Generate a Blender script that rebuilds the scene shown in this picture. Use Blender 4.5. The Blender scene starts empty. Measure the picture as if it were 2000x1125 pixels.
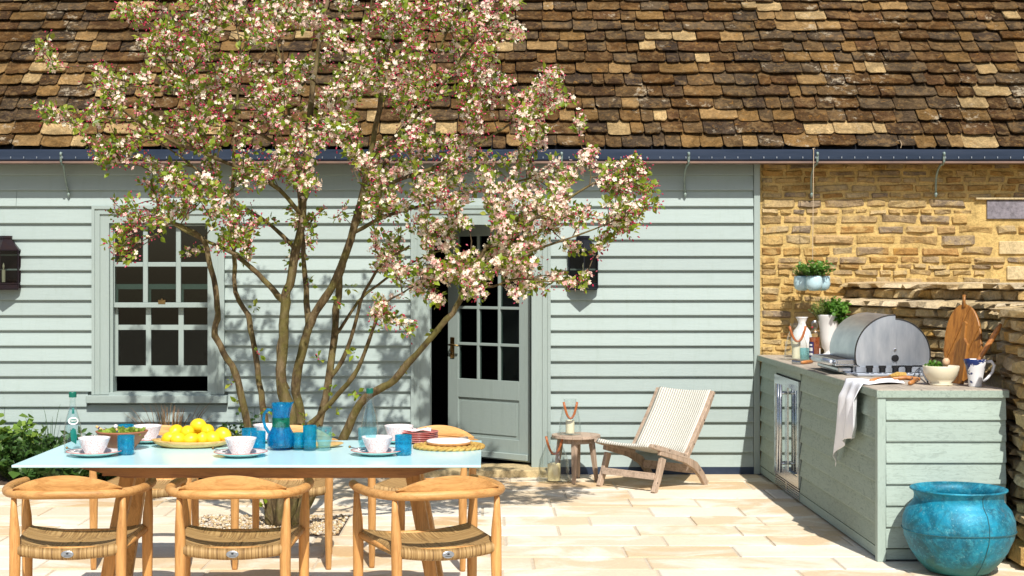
import bpy, math, random
import numpy as np
from mathutils import Vector, Matrix, noise as mnoise

random.seed(7); RNG = np.random.default_rng(7)
SC = bpy.context.scene
COL = SC.collection
PI = math.pi

# ------------------------------------------------------------------ camera, sky, sun, exposure
F, HC, VX, VY = 2950.0, 1.53, 950.0, 538.0       # focal length (photo px), eye height, vanishing point
cam_d = bpy.data.cameras.new('camera'); cam = bpy.data.objects.new('camera', cam_d); COL.objects.link(cam)
cam.location = (0, 0, HC); cam.rotation_euler = (math.radians(90), 0, 0)
cam_d.sensor_width = 36; cam_d.lens = 36 * F / 2000
cam_d.shift_x = (1000 - VX) / 2000; cam_d.shift_y = -(562.5 - VY) / 2000
cam_d.clip_end = 2000; cam_d.clip_start = .05
SC.camera = cam
SUN = Vector((.15, -.86, 1.0)).normalized()
world = bpy.data.worlds.new('World'); SC.world = world; world.use_nodes = True
wn = world.node_tree.nodes; wl = world.node_tree.links
sky = wn.new('ShaderNodeTexSky'); sky.sky_type = 'NISHITA'; sky.sun_disc = False
sky.sun_elevation = math.asin(SUN.z); sky.sun_rotation = math.atan2(SUN.x, SUN.y)
sky.air_density = 1.0; sky.dust_density = 1.5
bg = wn['Background']; bg.inputs[1].default_value = 0.11
wl.new(sky.outputs[0], bg.inputs[0])
sd = bpy.data.lights.new('sun', 'SUN'); sd.energy = 5.0; sd.angle = math.radians(.6); sd.color = (1.0, .955, .87)
sun = bpy.data.objects.new('sun', sd); COL.objects.link(sun)
sun.rotation_euler = SUN.to_track_quat('Z', 'Y').to_euler(); sun.location = SUN * 30
SC.view_settings.view_transform = 'Standard'; SC.view_settings.look = 'None'
SC.view_settings.gamma = 1; SC.view_settings.use_curve_mapping = False
SC.view_settings.exposure = 0.17
SC.render.engine = 'CYCLES'
SC.cycles.use_denoising = True
SC.cycles.max_bounces = 10; SC.cycles.transparent_max_bounces = 24
SC.cycles.caustics_reflective = False; SC.cycles.caustics_refractive = False

# ------------------------------------------------------------------ measuring helpers
W = 11.65                                     # distance of the house wall
S = F / W
def wx(px): return (px - VX) / S
def wz(py): return HC - (py - VY) / S
def P(px, py, d): return Vector(((px - VX) * d / F, d, HC - (py - VY) * d / F))
def onz(px, py, z):
    d = F * (HC - z) / (py - VY)
    return Vector(((px - VX) * d / F, d, z))

# ------------------------------------------------------------------ mesh helpers
class MB:
    def __init__(s): s.v = []; s.f = []; s.uv = []; s.m = []; s.mi = 0
    def face(s, idx, uv=None):
        s.f.append(tuple(idx)); s.m.append(s.mi); s.uv.append(uv)
    def add(s, verts, faces):
        o = len(s.v); s.v += [tuple(v) for v in verts]
        for f in faces: s.face([i + o for i in f])
        return s
    def box(s, a, b, M=None, ch=0):
        x0, y0, z0 = a; x1, y1, z1 = b
        if x0 > x1: x0, x1 = x1, x0
        if y0 > y1: y0, y1 = y1, y0
        if z0 > z1: z0, z1 = z1, z0
        if ch:
            c = min(ch, (x1-x0)*.45, (y1-y0)*.45, (z1-z0)*.45)
            vs = []
            for sx in (0, 1):
                for sy in (0, 1):
                    for sz in (0, 1):
                        X, Y, Z = (x0, x1)[sx], (y0, y1)[sy], (z0, z1)[sz]
                        dx, dy, dz = (c, -c)[sx], (c, -c)[sy], (c, -c)[sz]
                        vs += [(X, Y+dy, Z+dz), (X+dx, Y, Z+dz), (X+dx, Y+dy, Z)]
            def I(sx, sy, sz, k): return (sx*4 + sy*2 + sz)*3 + k
            fs = []
            fs.append([I(0,0,0,0), I(0,0,1,0), I(0,1,1,0), I(0,1,0,0)])
            fs.append([I(1,0,0,0), I(1,1,0,0), I(1,1,1,0), I(1,0,1,0)])
            fs.append([I(0,0,0,1), I(1,0,0,1), I(1,0,1,1), I(0,0,1,1)])
            fs.append([I(0,1,0,1), I(0,1,1,1), I(1,1,1,1), I(1,1,0,1)])
            fs.append([I(0,0,0,2), I(0,1,0,2), I(1,1,0,2), I(1,0,0,2)])
            fs.append([I(0,0,1,2), I(1,0,1,2), I(1,1,1,2), I(0,1,1,2)])
            for a_, b_ in ((0,0),(0,1),(1,0),(1,1)):
                fs.append([I(0,a_,b_,1), I(1,a_,b_,1), I(1,a_,b_,2), I(0,a_,b_,2)])
                fs.append([I(a_,0,b_,0), I(a_,1,b_,0), I(a_,1,b_,2), I(a_,0,b_,2)])
                fs.append([I(a_,b_,0,0), I(a_,b_,1,0), I(a_,b_,1,1), I(a_,b_,0,1)])
            for sx in (0,1):
                for sy in (0,1):
                    for sz in (0,1): fs.append([I(sx,sy,sz,k) for k in range(3)])
        else:
            vs = [(x0,y0,z0),(x1,y0,z0),(x1,y1,z0),(x0,y1,z0),(x0,y0,z1),(x1,y0,z1),(x1,y1,z1),(x0,y1,z1)]
            fs = [(0,3,2,1),(4,5,6,7),(0,1,5,4),(1,2,6,5),(2,3,7,6),(3,0,4,7)]
        if M is not None: vs = [tuple(M @ Vector(v)) for v in vs]
        return s.add(vs, fs)
    def tube(s, pts, rad, n=8, cap=True, flat=None, up=None):
        pts = [Vector(p) for p in pts]
        if not hasattr(rad, '__len__'): rad = [rad]*len(pts)
        o = len(s.v); prev = None
        for i, p in enumerate(pts):
            t = (pts[min(i+1, len(pts)-1)] - pts[max(i-1, 0)]).normalized()
            if prev is None:
                ref = Vector(up) if up else (Vector((0,0,1)) if abs(t.z) < .9 else Vector((1,0,0)))
            else: ref = prev
            a = (ref - t*ref.dot(t)).normalized(); prev = a; b = t.cross(a)
            fl = flat if flat else 1
            for k in range(n):
                an = 2*PI*k/n
                s.v.append(tuple(p + a*math.cos(an)*rad[i]*fl + b*math.sin(an)*rad[i]))
        for i in range(len(pts)-1):
            for k in range(n):
                k2 = (k+1) % n
                s.face((o+i*n+k, o+i*n+k2, o+(i+1)*n+k2, o+(i+1)*n+k))
        if cap:
            s.face(tuple(o+k for k in range(n))[::-1]); e = o+(len(pts)-1)*n
            s.face(tuple(e+k for k in range(n)))
        return s
    def lathe(s, prof, n=24, c=(0,0,0), sx=1, sy=1, M=None, jit=0):
        o = len(s.v); ids = []
        for (r, z) in prof:
            if r < 1e-6:
                ids.append([len(s.v)]); s.v.append((c[0], c[1], c[2]+z))
            else:
                ids.append(list(range(len(s.v), len(s.v)+n)))
                for k in range(n):
                    a = 2*PI*k/n
                    s.v.append((c[0]+r*sx*math.cos(a), c[1]+r*sy*math.sin(a), c[2]+z))
        for i in range(len(prof)-1):
            A, B = ids[i], ids[i+1]
            for k in range(n):
                k2 = (k+1) % n
                if len(A) == 1 and len(B) == 1: continue
                if len(A) == 1: s.face((A[0], B[k2], B[k]))
                elif len(B) == 1: s.face((A[k], A[k2], B[0]))
                else: s.face((A[k], A[k2], B[k2], B[k]))
        if M is not None:
            for i in range(o, len(s.v)): s.v[i] = tuple(M @ Vector(s.v[i]))
        return s
    def prism(s, poly, t, M):                 # 2D outline extruded by t along local z, placed with M
        n = len(poly); o = len(s.v)
        for z in (0, t):
            for (x, y) in poly: s.v.append(tuple(M @ Vector((x, y, z))))
        s.face(tuple(o+i for i in range(n))[::-1]); s.face(tuple(o+n+i for i in range(n)))
        for i in range(n):
            j = (i+1) % n; s.face((o+i, o+j, o+n+j, o+n+i))
        return s
    def mesh(s, name, mats, smooth=False):
        me = bpy.data.meshes.new(name); me.from_pydata(s.v, [], s.f)
        if not isinstance(mats, (list, tuple)): mats = [mats]
        for m in mats: me.materials.append(m)
        if len(mats) > 1: me.polygons.foreach_set('material_index', s.m)
        if any(u is not None for u in s.uv):
            ul = me.uv_layers.new(name='UVMap'); k = 0
            for f, u in zip(s.f, s.uv):
                for q in range(len(f)):
                    ul.data[k].uv = u[q] if u else (0, 0); k += 1
        if smooth: me.shade_smooth()
        me.update(); return me

def link(name, me, parent=None, world_coords=True, loc=None, rot=None, scl=None):
    o = bpy.data.objects.new(name, me); COL.objects.link(o)
    if parent is not None:
        o.parent = parent
        if world_coords and parent.parent is None and parent.type == 'EMPTY' or (world_coords and parent.parent is None):
            o.matrix_parent_inverse = Matrix.Translation(-Vector(parent.location))
    if loc is not None: o.location = loc
    if rot is not None: o.rotation_euler = rot
    if scl is not None: o.scale = scl
    return o
def obj(name, mb, mats, parent=None, smooth=False, wc=True, bevel=0, seg=2, kind=None, auto=None):
    me = mb.mesh(name, mats, smooth or bool(auto))
    o = link(name, me, parent, wc)
    if auto:
        me.set_sharp_from_angle(angle=math.radians(auto))
    if bevel:
        m = o.modifiers.new('bevel', 'BEVEL'); m.width = bevel; m.segments = seg; m.limit_method = 'ANGLE'; m.angle_limit = math.radians(40)
    if kind: o['kind'] = kind
    return o
def tag(o, label, cat, group=None):
    o['label'] = label; o['category'] = cat
    if group: o['group'] = group
    return o
def thing(name, label, cat, loc=(0,0,0), rz=0, group=None):
    o = bpy.data.objects.new(name, None); COL.objects.link(o); o.empty_display_size = .1
    o.location = loc; o.rotation_euler = (0, 0, rz)
    return tag(o, label, cat, group)
def dup(root, loc, rz=0, label=None, scl=None):
    r = root.copy(); COL.objects.link(r); r.location = loc; r.rotation_euler = (0, 0, rz)
    if label: r['label'] = label
    if scl: r.scale = scl
    for ch in list(root.children):
        c = ch.copy(); COL.objects.link(c); c.parent = r
        for g in list(ch.children):
            d = g.copy(); COL.objects.link(d); d.parent = c
    return r
def inst_mesh(name, tv, tf, R, L, mats, parent=None, smooth=False, kind='stuff'):
    """numpy: template verts tv (k,3), faces tf, matrices R (N,3,3), locations L (N,3) joined in one mesh"""
    tv = np.asarray(tv, float); N = len(L); k = len(tv)
    V = np.einsum('nij,kj->nki', R, tv) + L[:, None, :]
    V = V.reshape(-1, 3)
    sizes = np.array([len(f) for f in tf]); flat = np.concatenate([np.array(f) for f in tf])
    idx = (flat[None, :] + (np.arange(N)*k)[:, None]).reshape(-1)
    tot = np.tile(sizes, N); start = np.concatenate([[0], np.cumsum(tot)[:-1]])
    me = bpy.data.meshes.new(name)
    me.vertices.add(len(V)); me.vertices.foreach_set('co', V.ravel())
    me.loops.add(len(idx)); me.loops.foreach_set('vertex_index', idx.astype(np.int32))
    me.polygons.add(len(tot)); me.polygons.foreach_set('loop_start', start.astype(np.int32)); me.polygons.foreach_set('loop_total', tot.astype(np.int32))
    me.update(calc_edges=True); me.validate()
    me.materials.append(mats)
    if smooth: me.shade_smooth()
    o = link(name, me, parent)
    if kind: o['kind'] = kind
    return o
def rot_from(zdir, spin=None, rng=RNG):
    """orthonormal frames whose z axis is zdir (N,3), random spin"""
    z = zdir/np.linalg.norm(zdir, axis=1, keepdims=True)
    a = rng.normal(size=z.shape); x = a - z*np.sum(a*z, 1, keepdims=True); x /= np.linalg.norm(x, axis=1, keepdims=True)
    y = np.cross(z, x)
    return np.stack([x, y, z], axis=2)

# ------------------------------------------------------------------ materials
class NT:
    def __init__(s, name):
        s.m = bpy.data.materials.new(name); s.m.use_nodes = True
        s.n = s.m.node_tree.nodes; s.l = s.m.node_tree.links
        s.b = s.n['Principled BSDF']; s.out = s.n['Material Output']
    def N(s, t, **kw):
        x = s.n.new(t)
        for k, v in kw.items(): setattr(x, k, v)
        return x
    def L(s, a, b): s.l.new(a, b)
    def coord(s, mode='world', stretch=(1,1,1), rndoff=False):
        if mode == 'world': c = s.N('ShaderNodeNewGeometry').outputs['Position']
        elif mode == 'uv': c = s.N('ShaderNodeTexCoord').outputs['UV']
        else: c = s.N('ShaderNodeTexCoord').outputs['Object']
        mp = s.N('ShaderNodeMapping'); s.L(c, mp.inputs[0]); mp.inputs['Scale'].default_value = stretch
        if rndoff:
            oi = s.N('ShaderNodeObjectInfo'); m = s.N('ShaderNodeMath', operation='MULTIPLY'); m.inputs[1].default_value = 37.0
            s.L(oi.outputs['Random'], m.inputs[0]); s.L(m.outputs[0], mp.inputs['Location'])
        return mp.outputs[0]
    def noise(s, c, scale, detail=4, rough=.6, dist=0):
        x = s.N('ShaderNodeTexNoise'); x.inputs['Scale'].default_value = scale; x.inputs['Detail'].default_value = detail
        x.inputs['Roughness'].default_value = rough; x.inputs['Distortion'].default_value = dist
        s.L(c, x.inputs['Vector']); return x.outputs['Fac']
    def ramp(s, fac, stops, interp='LINEAR'):
        r = s.N('ShaderNodeValToRGB'); cr = r.color_ramp; cr.interpolation = interp
        while len(cr.elements) < len(stops): cr.elements.new(.5)
        for e, (p, c) in zip(cr.elements, stops):
            e.position = p; e.color = (*c, 1) if hasattr(c, '__len__') else (c, c, c, 1)
        s.L(fac, r.inputs[0]); return r.outputs[0]
    def mix(s, fac, a, b, mode='MIX'):
        x = s.N('ShaderNodeMix', data_type='RGBA', blend_type=mode)
        for sock, v in ((x.inputs[0], fac), (x.inputs[6], a), (x.inputs[7], b)):
            if hasattr(v, 'is_linked'): s.L(v, sock)
            elif hasattr(v, '__len__'): sock.default_value = (*v, 1)
            else: sock.default_value = v
        return x.outputs[2]
    def rnd(s, island=False):
        if island: return s.N('ShaderNodeNewGeometry').outputs['Random Per Island']
        return s.N('ShaderNodeObjectInfo').outputs['Random']
    def bump(s, h, strength, dist=.01):
        b = s.N('ShaderNodeBump'); b.inputs['Strength'].default_value = strength; b.inputs['Distance'].default_value = dist
        s.L(h, b.inputs['Height'])
        if s.b.inputs['Normal'].is_linked: s.L(s.b.inputs['Normal'].links[0].from_socket, b.inputs['Normal'])
        s.L(b.outputs[0], s.b.inputs['Normal'])
    def fin(s, col, rough=.6, metal=0, spec=.5):
        if hasattr(col, 'is_linked'): s.L(col, s.b.inputs['Base Color'])
        else: s.b.inputs['Base Color'].default_value = (*col, 1)
        if hasattr(rough, 'is_linked'): s.L(rough, s.b.inputs['Roughness'])
        else: s.b.inputs['Roughness'].default_value = rough
        s.b.inputs['Metallic'].default_value = metal; s.b.inputs['Specular IOR Level'].default_value = spec
        return s.m

def simple(name, c1, c2=None, scale=8, rough=.5, metal=0, bump=0, bscale=40, mode='object', stretch=(1,1,1), rndv=0, island=False, spec=.5, bd=.004):
    t = NT(name); c2 = c2 or tuple(x*.85 for x in c1)
    c = t.coord(mode, stretch, rndoff=(mode == 'object'))
    col = t.ramp(t.noise(c, scale), [(.3, c1), (.7, c2)])
    if rndv:
        v = t.ramp(t.rnd(island), [(0, 1-rndv), (1, 1+rndv)])
        col = t.mix(1.0, col, v, 'MULTIPLY')
    if bump: t.bump(t.noise(c, bscale, 5), bump, bd)
    return t.fin(col, rough, metal, spec)
def wood(name, c1, c2, grain='y', rough=.5, scale=14, mode='object', bump=.15, rndv=.1):
    t = NT(name)
    st = {'x': (1, 12, 12), 'y': (12, 1, 12), 'z': (12, 12, 1)}[grain]
    c = t.coord(mode, st, rndoff=(mode == 'object'))
    n = t.noise(c, scale*.25, 5, .6, .6)
    col = t.ramp(n, [(.30, tuple(x*.8 for x in c2)), (.42, c2), (.5, c1), (.68, tuple(x*1.18 for x in c1))])
    fine = t.noise(t.coord(mode, tuple(q*4 for q in st), rndoff=(mode == 'object')), scale*.4, 3)
    col = t.mix(.35, col, t.ramp(fine, [(.35, tuple(x*.6 for x in c2)), (.6, c1)]))
    col = t.mix(1.0, col, t.ramp(t.rnd(), [(0, 1-rndv), (1, 1+rndv)]), 'MULTIPLY')
    t.bump(fine, bump, .002)
    return t.fin(col, rough)
def glass(name, col, rough=.02, ior=1.45, body=0, bodycol=None):
    t = NT(name); t.n.remove(t.b)
    tr = t.N('ShaderNodeBsdfTransparent'); tr.inputs[0].default_value = (*col, 1)
    gl = t.N('ShaderNodeBsdfGlossy'); gl.inputs['Roughness'].default_value = rough
    lw = t.N('ShaderNodeLayerWeight'); lw.inputs[0].default_value = .5
    pw = t.N('ShaderNodeMath', operation='POWER'); t.L(lw.outputs['Facing'], pw.inputs[0]); pw.inputs[1].default_value = 5.0
    fr = t.N('ShaderNodeMath', operation='MULTIPLY_ADD'); t.L(pw.outputs[0], fr.inputs[0]); fr.inputs[1].default_value = .75; fr.inputs[2].default_value = .04
    a = tr.outputs[0]
    if body:
        df = t.N('ShaderNodeBsdfDiffuse'); df.inputs[0].default_value = (*(bodycol or col), 1)
        tl = t.N('ShaderNodeBsdfTranslucent'); tl.inputs[0].default_value = (*(bodycol or col), 1)
        md = t.N('ShaderNodeMixShader'); t.L(df.outputs[0], md.inputs[1]); t.L(tl.outputs[0], md.inputs[2])
        m0 = t.N('ShaderNodeMixShader')
        nz = t.noise(t.coord('object', (1,1,.6)), 60, 3, .6, .5)
        mr = t.N('ShaderNodeMapRange'); mr.inputs[1].default_value = .3; mr.inputs[2].default_value = .7
        mr.inputs[3].default_value = body*.4; mr.inputs[4].default_value = min(1, body*1.6)
        t.L(nz, mr.inputs[0]); t.L(mr.outputs[0], m0.inputs[0])
        t.L(a, m0.inputs[1]); t.L(md.outputs[0], m0.inputs[2]); a = m0.outputs[0]
    mx = t.N('ShaderNodeMixShader'); t.L(fr.outputs[0], mx.inputs[0]); t.L(a, mx.inputs[1]); t.L(gl.outputs[0], mx.inputs[2])
    t.L(mx.outputs[0], t.out.inputs[0]); return t.m
def leafmat(name, cols, rough=.45, trans=.35, island=True):
    t = NT(name)
    n = len(cols); col = t.ramp(t.rnd(island), [((i+.5)/n, c) for i, c in enumerate(cols)])
    t.fin(col, rough, 0, .4)
    tl = t.N('ShaderNodeBsdfTranslucent'); t.L(col, tl.inputs[0])
    mx = t.N('ShaderNodeMixShader'); mx.inputs[0].default_value = trans
    t.L(t.b.outputs[0], mx.inputs[1]); t.L(tl.outputs[0], mx.inputs[2]); t.L(mx.outputs[0], t.out.inputs[0])
    return t.m

M = {}
def paint(name, base, rough, axis, rustic=0):
    t = NT(name); st = {'x': (1.2, 14, 14), 'y': (14, 1.2, 14), 'z': (14, 14, 1.2)}[axis]
    c = t.coord('world', st); g = t.noise(c, 6, 6, .65, .4)
    w = t.noise(t.coord('world'), 1.7, 3)
    col = t.ramp(g, [(.3, tuple(x*.93 for x in base)), (.65, base)])
    col = t.mix(t.ramp(w, [(.35, 0.0), (.7, .5)]), col, tuple(x*.92 for x in base))
    if rustic:
        k = t.noise(t.coord('world', {'x': (1.5,5,5), 'y': (5,1.5,5), 'z': (5,5,1.5)}[axis]), 9, 6, .75, 1.5)
        col = t.mix(t.ramp(k, [(.50, 0.0), (.62, rustic)]), col, tuple(x*.55 for x in base))
    stv = t.noise(t.coord('world', (9, 9, .8)), 2.2, 5, .7)
    col = t.mix(t.ramp(stv, [(.52, 0.0), (.75, .30)]), col, tuple(x*q for x, q in zip(base, (.72, .74, .66))))
    col = t.mix(1.0, col, t.ramp(t.rnd(), [(0, .91), (1, 1.06)]), 'MULTIPLY')
    t.bump(g, .35 + rustic*.5, .003)
    return t.fin(col, rough, 0, .35)
SAGE = (.340, .412, .396)
M['board'] = paint('painted weatherboard', SAGE, .55, 'x')
M['trimx'] = paint('painted trim', (.315, .380, .360), .5, 'x')
M['trimz'] = paint('painted upright trim', (.315, .380, .360), .5, 'z')
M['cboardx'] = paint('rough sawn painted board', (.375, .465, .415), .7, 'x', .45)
M['cboardy'] = paint('rough sawn shaded side board', (.34, .42, .36), .7, 'y', .6)  # shade of the counter's side put in as a darker green than the front
M['cpost'] = paint('painted post', (.375, .465, .415), .6, 'z', .25)
M['bracket'] = simple('verdigris iron', (.30,.38,.34), (.18,.24,.22), 30, .5, .3, .2)

def stone(name, cols, bumpk=.9, spots=True, mode='world', island=False, fine=55, rough=.9):
    t = NT(name); c = t.coord('world')
    n = len(cols); base = t.ramp(t.rnd(island), [((i+.3)/n, q) for i, q in enumerate(cols)])
    a = t.noise(c, 11, 7, .7, .3); b = t.noise(c, fine, 6, .75)
    base = t.mix(1.0, base, t.ramp(a, [(.28, .62), (.5, 1.0), (.72, 1.25)]), 'MULTIPLY')
    base = t.mix(1.0, base, t.ramp(b, [(.3, .6), (.55, 1.0), (.8, 1.15)]), 'MULTIPLY')
    if spots:
        o = t.noise(c, 5, 5, .7)
        base = t.mix(t.ramp(o, [(.56, 0.0), (.66, .55)]), base, (.50, .27, .06))
    if spots: base = t.mix(t.ramp(t.noise(c, 8, 6, .7, .8), [(.50, 0.0), (.62, .6)]), base, (.60,.43,.18))
    t.bump(a, bumpk, .03); t.bump(b, bumpk, .012)
    return t.fin(base, rough, 0, .2)
M['stone'] = stone('limestone rubble', [(.46,.27,.085), (.54,.36,.14), (.36,.26,.15), (.58,.40,.17), (.44,.33,.18), (.62,.46,.24), (.38,.20,.06), (.52,.34,.13), (.33,.25,.17)])
M['drystone'] = stone('dry laid limestone', [(.66,.47,.21), (.72,.56,.30), (.54,.41,.22), (.66,.40,.12), (.60,.49,.31), (.76,.61,.37), (.48,.35,.19)])
M['coping'] = stone('coping limestone', [(.68,.54,.34), (.60,.44,.22), (.72,.60,.42), (.62,.46,.25)], spots=False)
M['ashlar'] = stone('dressed limestone', [(.60,.48,.28), (.56,.43,.23)], .3, False)
M['slatepanel'] = stone('grey purple slab', [(.26,.23,.27), (.24,.22,.25)], .5, False, fine=30)
M['mortar'] = stone('lime mortar', [(.60,.42,.16), (.62,.44,.17)], .6, False)

def tile_mat(name, island):
    t = NT(name); c = t.coord('world')
    D = [(.062,.038,.022),(.082,.047,.022),(.075,.055,.038),(.105,.058,.024),(.092,.066,.040),(.055,.041,.032),(.135,.082,.036),(.072,.046,.028),(.115,.076,.040),(.088,.052,.025),(.19,.12,.05),(.070,.054,.040),(.30,.205,.10),(.10,.076,.052),(.44,.34,.19),(.098,.055,.028)]
    base = t.ramp(t.rnd(island), [(i/16, q) for i, q in enumerate(D)], 'CONSTANT')
    a = t.noise(c, 9, 7, .72, .5); b = t.noise(c, 60, 5, .8); e = t.noise(c, 26, 6, .7, 1.0); g = t.noise(c, 4.3, 5, .7)
    base = t.mix(1.0, base, t.ramp(a, [(.3, .6), (.5, 1.0), (.68, 1.7)]), 'MULTIPLY')
    base = t.mix(1.0, base, t.ramp(b, [(.32, .55), (.55, 1.0), (.75, 1.4)]), 'MULTIPLY')
    base = t.mix(t.ramp(e, [(.57, 0.0), (.66, .6)]), base, (.36, .19, .045))
    base = t.mix(t.ramp(g, [(.55, 0.0), (.62, .55)]), base, t.mix(.5, base, (.42, .27, .12)))
    h_ = t.noise(c, 1.3, 5, .65)
    base = t.mix(1.0, base, t.ramp(h_, [(.35, .70), (.55, 1.05), (.7, 1.30)]), 'MULTIPLY')
    base = t.mix(t.ramp(t.noise(c, 13, 7, .8, .6), [(.50, 0.0), (.64, .5)]), base, (.30, .22, .12))
    base = t.mix(t.ramp(t.noise(c, 34, 6, .85), [(.60, 0.0), (.68, .55)]), base, (.025, .02, .015))
    li = t.N('ShaderNodeMath', operation='MULTIPLY'); t.L(t.noise(c, 17, 6, .8), li.inputs[0]); t.L(t.noise(c, 3.1, 3), li.inputs[1])
    base = t.mix(t.ramp(li.outputs[0], [(.335, 0.0), (.385, .7)]), base, (.50, .46, .38))
    t.bump(a, 1.0, .03); t.bump(b, 1.0, .012); t.bump(e, .8, .015)
    return t.fin(t.mix(1.0, base, (1.06, .96, .82), 'MULTIPLY'), .95, 0, .1)
M['tile'] = tile_mat('stone roof tile', False); M['tile_i'] = tile_mat('stone roof tile far', True)

t = NT('limestone paver'); c = t.coord('world')
base = t.ramp(t.rnd(), [(0,(.62,.45,.26)),(.2,(.68,.55,.38)),(.4,(.60,.41,.22)),(.55,(.74,.64,.49)),(.75,(.64,.47,.28)),(.9,(.76,.69,.58))])
a = t.noise(t.coord('world', (.7,1,1)), 2.6, 6, .62, .6); b = t.noise(c, 45, 5, .75)
base = t.mix(t.ramp(a, [(.47, 0.0), (.62, .85)]), base, (.82,.76,.65))
base = t.mix(1.0, base, t.ramp(b, [(.3, .86), (.6, 1.0)]), 'MULTIPLY')
pit = t.noise(c, 16, 8, .8)
base = t.mix(t.ramp(pit, [(.60, 0.0), (.68, .6)]), base, (.46,.34,.20))
base = t.mix(t.ramp(t.noise(c, 1.1, 6, .7), [(.50, 0.0), (.72, .35)]), base, (.48,.40,.29))
t.bump(pit, .25, .006); t.bump(b, .25, .003)
M['paver'] = t.fin(base, .85, 0, .2)
M['joint'] = simple('sandy joint', (.60,.52,.40), (.48,.41,.31), 20, .95, mode='world', bump=.3)
M['soil'] = simple('dark soil', (.055,.032,.018), (.12,.075,.045), 40, .95, mode='world', bump=1, bscale=60, bd=.02)
M['ground_tone'] = simple('sandy reflected ground', (.26,.22,.15), (.20,.17,.11), 6, .95, mode='world')  # tone of the unseen ground behind camera set for steel and glass reflections
M['pebble'] = stone('pebble', [(.60,.45,.24),(.72,.60,.42),(.45,.30,.15),(.66,.50,.28),(.80,.74,.62),(.5,.42,.34)], .3, False, island=True, fine=90)
M['lead'] = simple('lead gutter', (.035,.055,.10), (.06,.085,.145), 6, .38, .6, .15, 25, 'world', (.3,3,3))
M['copperlip'] = simple('copper strip', (.32,.20,.15), (.20,.14,.12), 8, .4, .5, mode='world')
M['nail'] = simple('nail head', (.42,.46,.52), None, 8, .35, .8)
M['soffit'] = simple('soffit', (.11,.075,.05), None, 8, .8, mode='world')
M['plinth'] = simple('lead plinth', (.02,.035,.07), (.035,.055,.10), 8, .4, .3, .2, 20, 'world')
M['dark'] = simple('shade black', (.010,.011,.016), None, 3, .9, mode='world')  # unlit room's shade put into near-black colour, also behind the tile gaps
M['brass'] = simple('aged brass', (.30,.20,.08), (.16,.10,.04), 40, .35, .9)
M['darkmetal'] = simple('patinated lantern metal', (.016,.018,.028), (.03,.03,.04), 14, .38, .6, .15, 30)
M['copmetal'] = simple('brown lantern metal', (.045,.024,.024), (.03,.024,.034), 14, .4, .6, .15, 30)
M['winglass'] = glass('window glass', (.55,.62,.60), .01, 1.5)
M['lampglass'] = glass('lantern glass', (.45,.48,.46), .03, 1.5)
M['clear'] = glass('clear glass', (.975,.985,.98), .01, 1.45)
M['bottleglass'] = glass('bottle glass', (.965,.99,.99), .01, 1.5)
M['water'] = glass('water', (.93,.98,.99), .01, 1.33)
M['blueglass'] = glass('blue glass', (.28,.80,.92), .03, 1.5, .26, (.01,.50,.74))
M['jugblue'] = glass('blue jug glass', (.18,.68,.88), .03, 1.5, .42, (.01,.38,.66))
M['paleblue'] = glass('pale blue glass', (.78,.95,.97), .02, 1.5, .10, (.45,.8,.85))
M['candle'] = simple('wax', (.82,.70,.38), (.86,.76,.48), 6, .45)
M['candle2'] = simple('cream wax', (.86,.80,.58), None, 6, .45)
M['leather'] = simple('tan leather', (.42,.13,.035), (.30,.085,.02), 20, .45)
M['teak'] = wood('teak', (.60,.31,.10), (.48,.22,.06), 'z', .55)
M['teakx'] = wood('teak along', (.62,.33,.11), (.50,.235,.065), 'x', .55)
M['teakrail'] = wood('teak dark rail', (.36,.145,.035), (.25,.09,.02), 'x', .5)
M['grey_teak'] = wood('weathered teak', (.46,.34,.25), (.32,.235,.17), 'z', .75)
M['grey_teakx'] = wood('weathered teak along', (.50,.38,.29), (.36,.27,.20), 'x', .75)
M['worktop'] = wood('silvered worktop', (.50,.43,.34), (.38,.32,.26), 'y', .7, mode='world')
M['oak'] = wood('oiled board', (.36,.15,.03), (.22,.08,.015), 'z', .42)
M['handlewood'] = wood('handle wood', (.50,.21,.06), (.38,.14,.04), 'x', .4)
M['palewood'] = wood('carved pale wood', (.66,.44,.17), (.52,.31,.10), 'x', .5)
M['steel'] = simple('brushed steel', (.62,.64,.67), (.52,.54,.58), 5, .25, 1.0, .04, 60, 'object', (1,1,14))
M['steelhood'] = simple('polished hood steel', (.80,.84,.90), (.50,.56,.64), 3.2, .38, .95, .05, 5, 'object', (5,1,1.2))  # upright sheen streaks put into the base colour as pale and blue-grey bands
M['black'] = simple('black', (.012,.012,.014), None, 6, .35)
M['iron'] = simple('dark iron grill', (.03,.03,.03), (.05,.045,.04), 20, .5, .5)
M['white'] = simple('white glaze', (.80,.80,.80), (.76,.77,.79), 4, .18)
M['whitematte'] = simple('white stoneware', (.78,.76,.74), (.72,.70,.68), 9, .4)
M['cream'] = simple('cream stoneware', (.74,.68,.52), (.70,.63,.46), 9, .3)
M['terracotta'] = simple('terracotta', (.36,.135,.065), (.30,.11,.05), 20, .7, bump=.1)
M['aqua'] = simple('aqua table paint', (.53,.80,.84), (.56,.83,.86), 2, .22, spec=.6)
M['linen'] = simple('white linen', (.90,.91,.96), (.86,.87,.93), 30, .9, bump=.4, bscale=300, bd=.001)
M['twine'] = simple('jute twine', (.55,.42,.28), None, 60, .9)
M['planter'] = simple('pale blue enamel', (.50,.68,.74), (.46,.64,.70), 6, .22)
M['juice'] = glass('orange drink', (.80,.30,.10), .02, 1.4, .8, (.62,.20,.08))
M['labelpaper'] = simple('label paper', (.78,.76,.72), None, 6, .6)
M['navy'] = simple('navy print', (.015,.02,.12), None, 6, .4)
M['red'] = simple('red seal', (.5,.02,.04), None, 6, .4)
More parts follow.
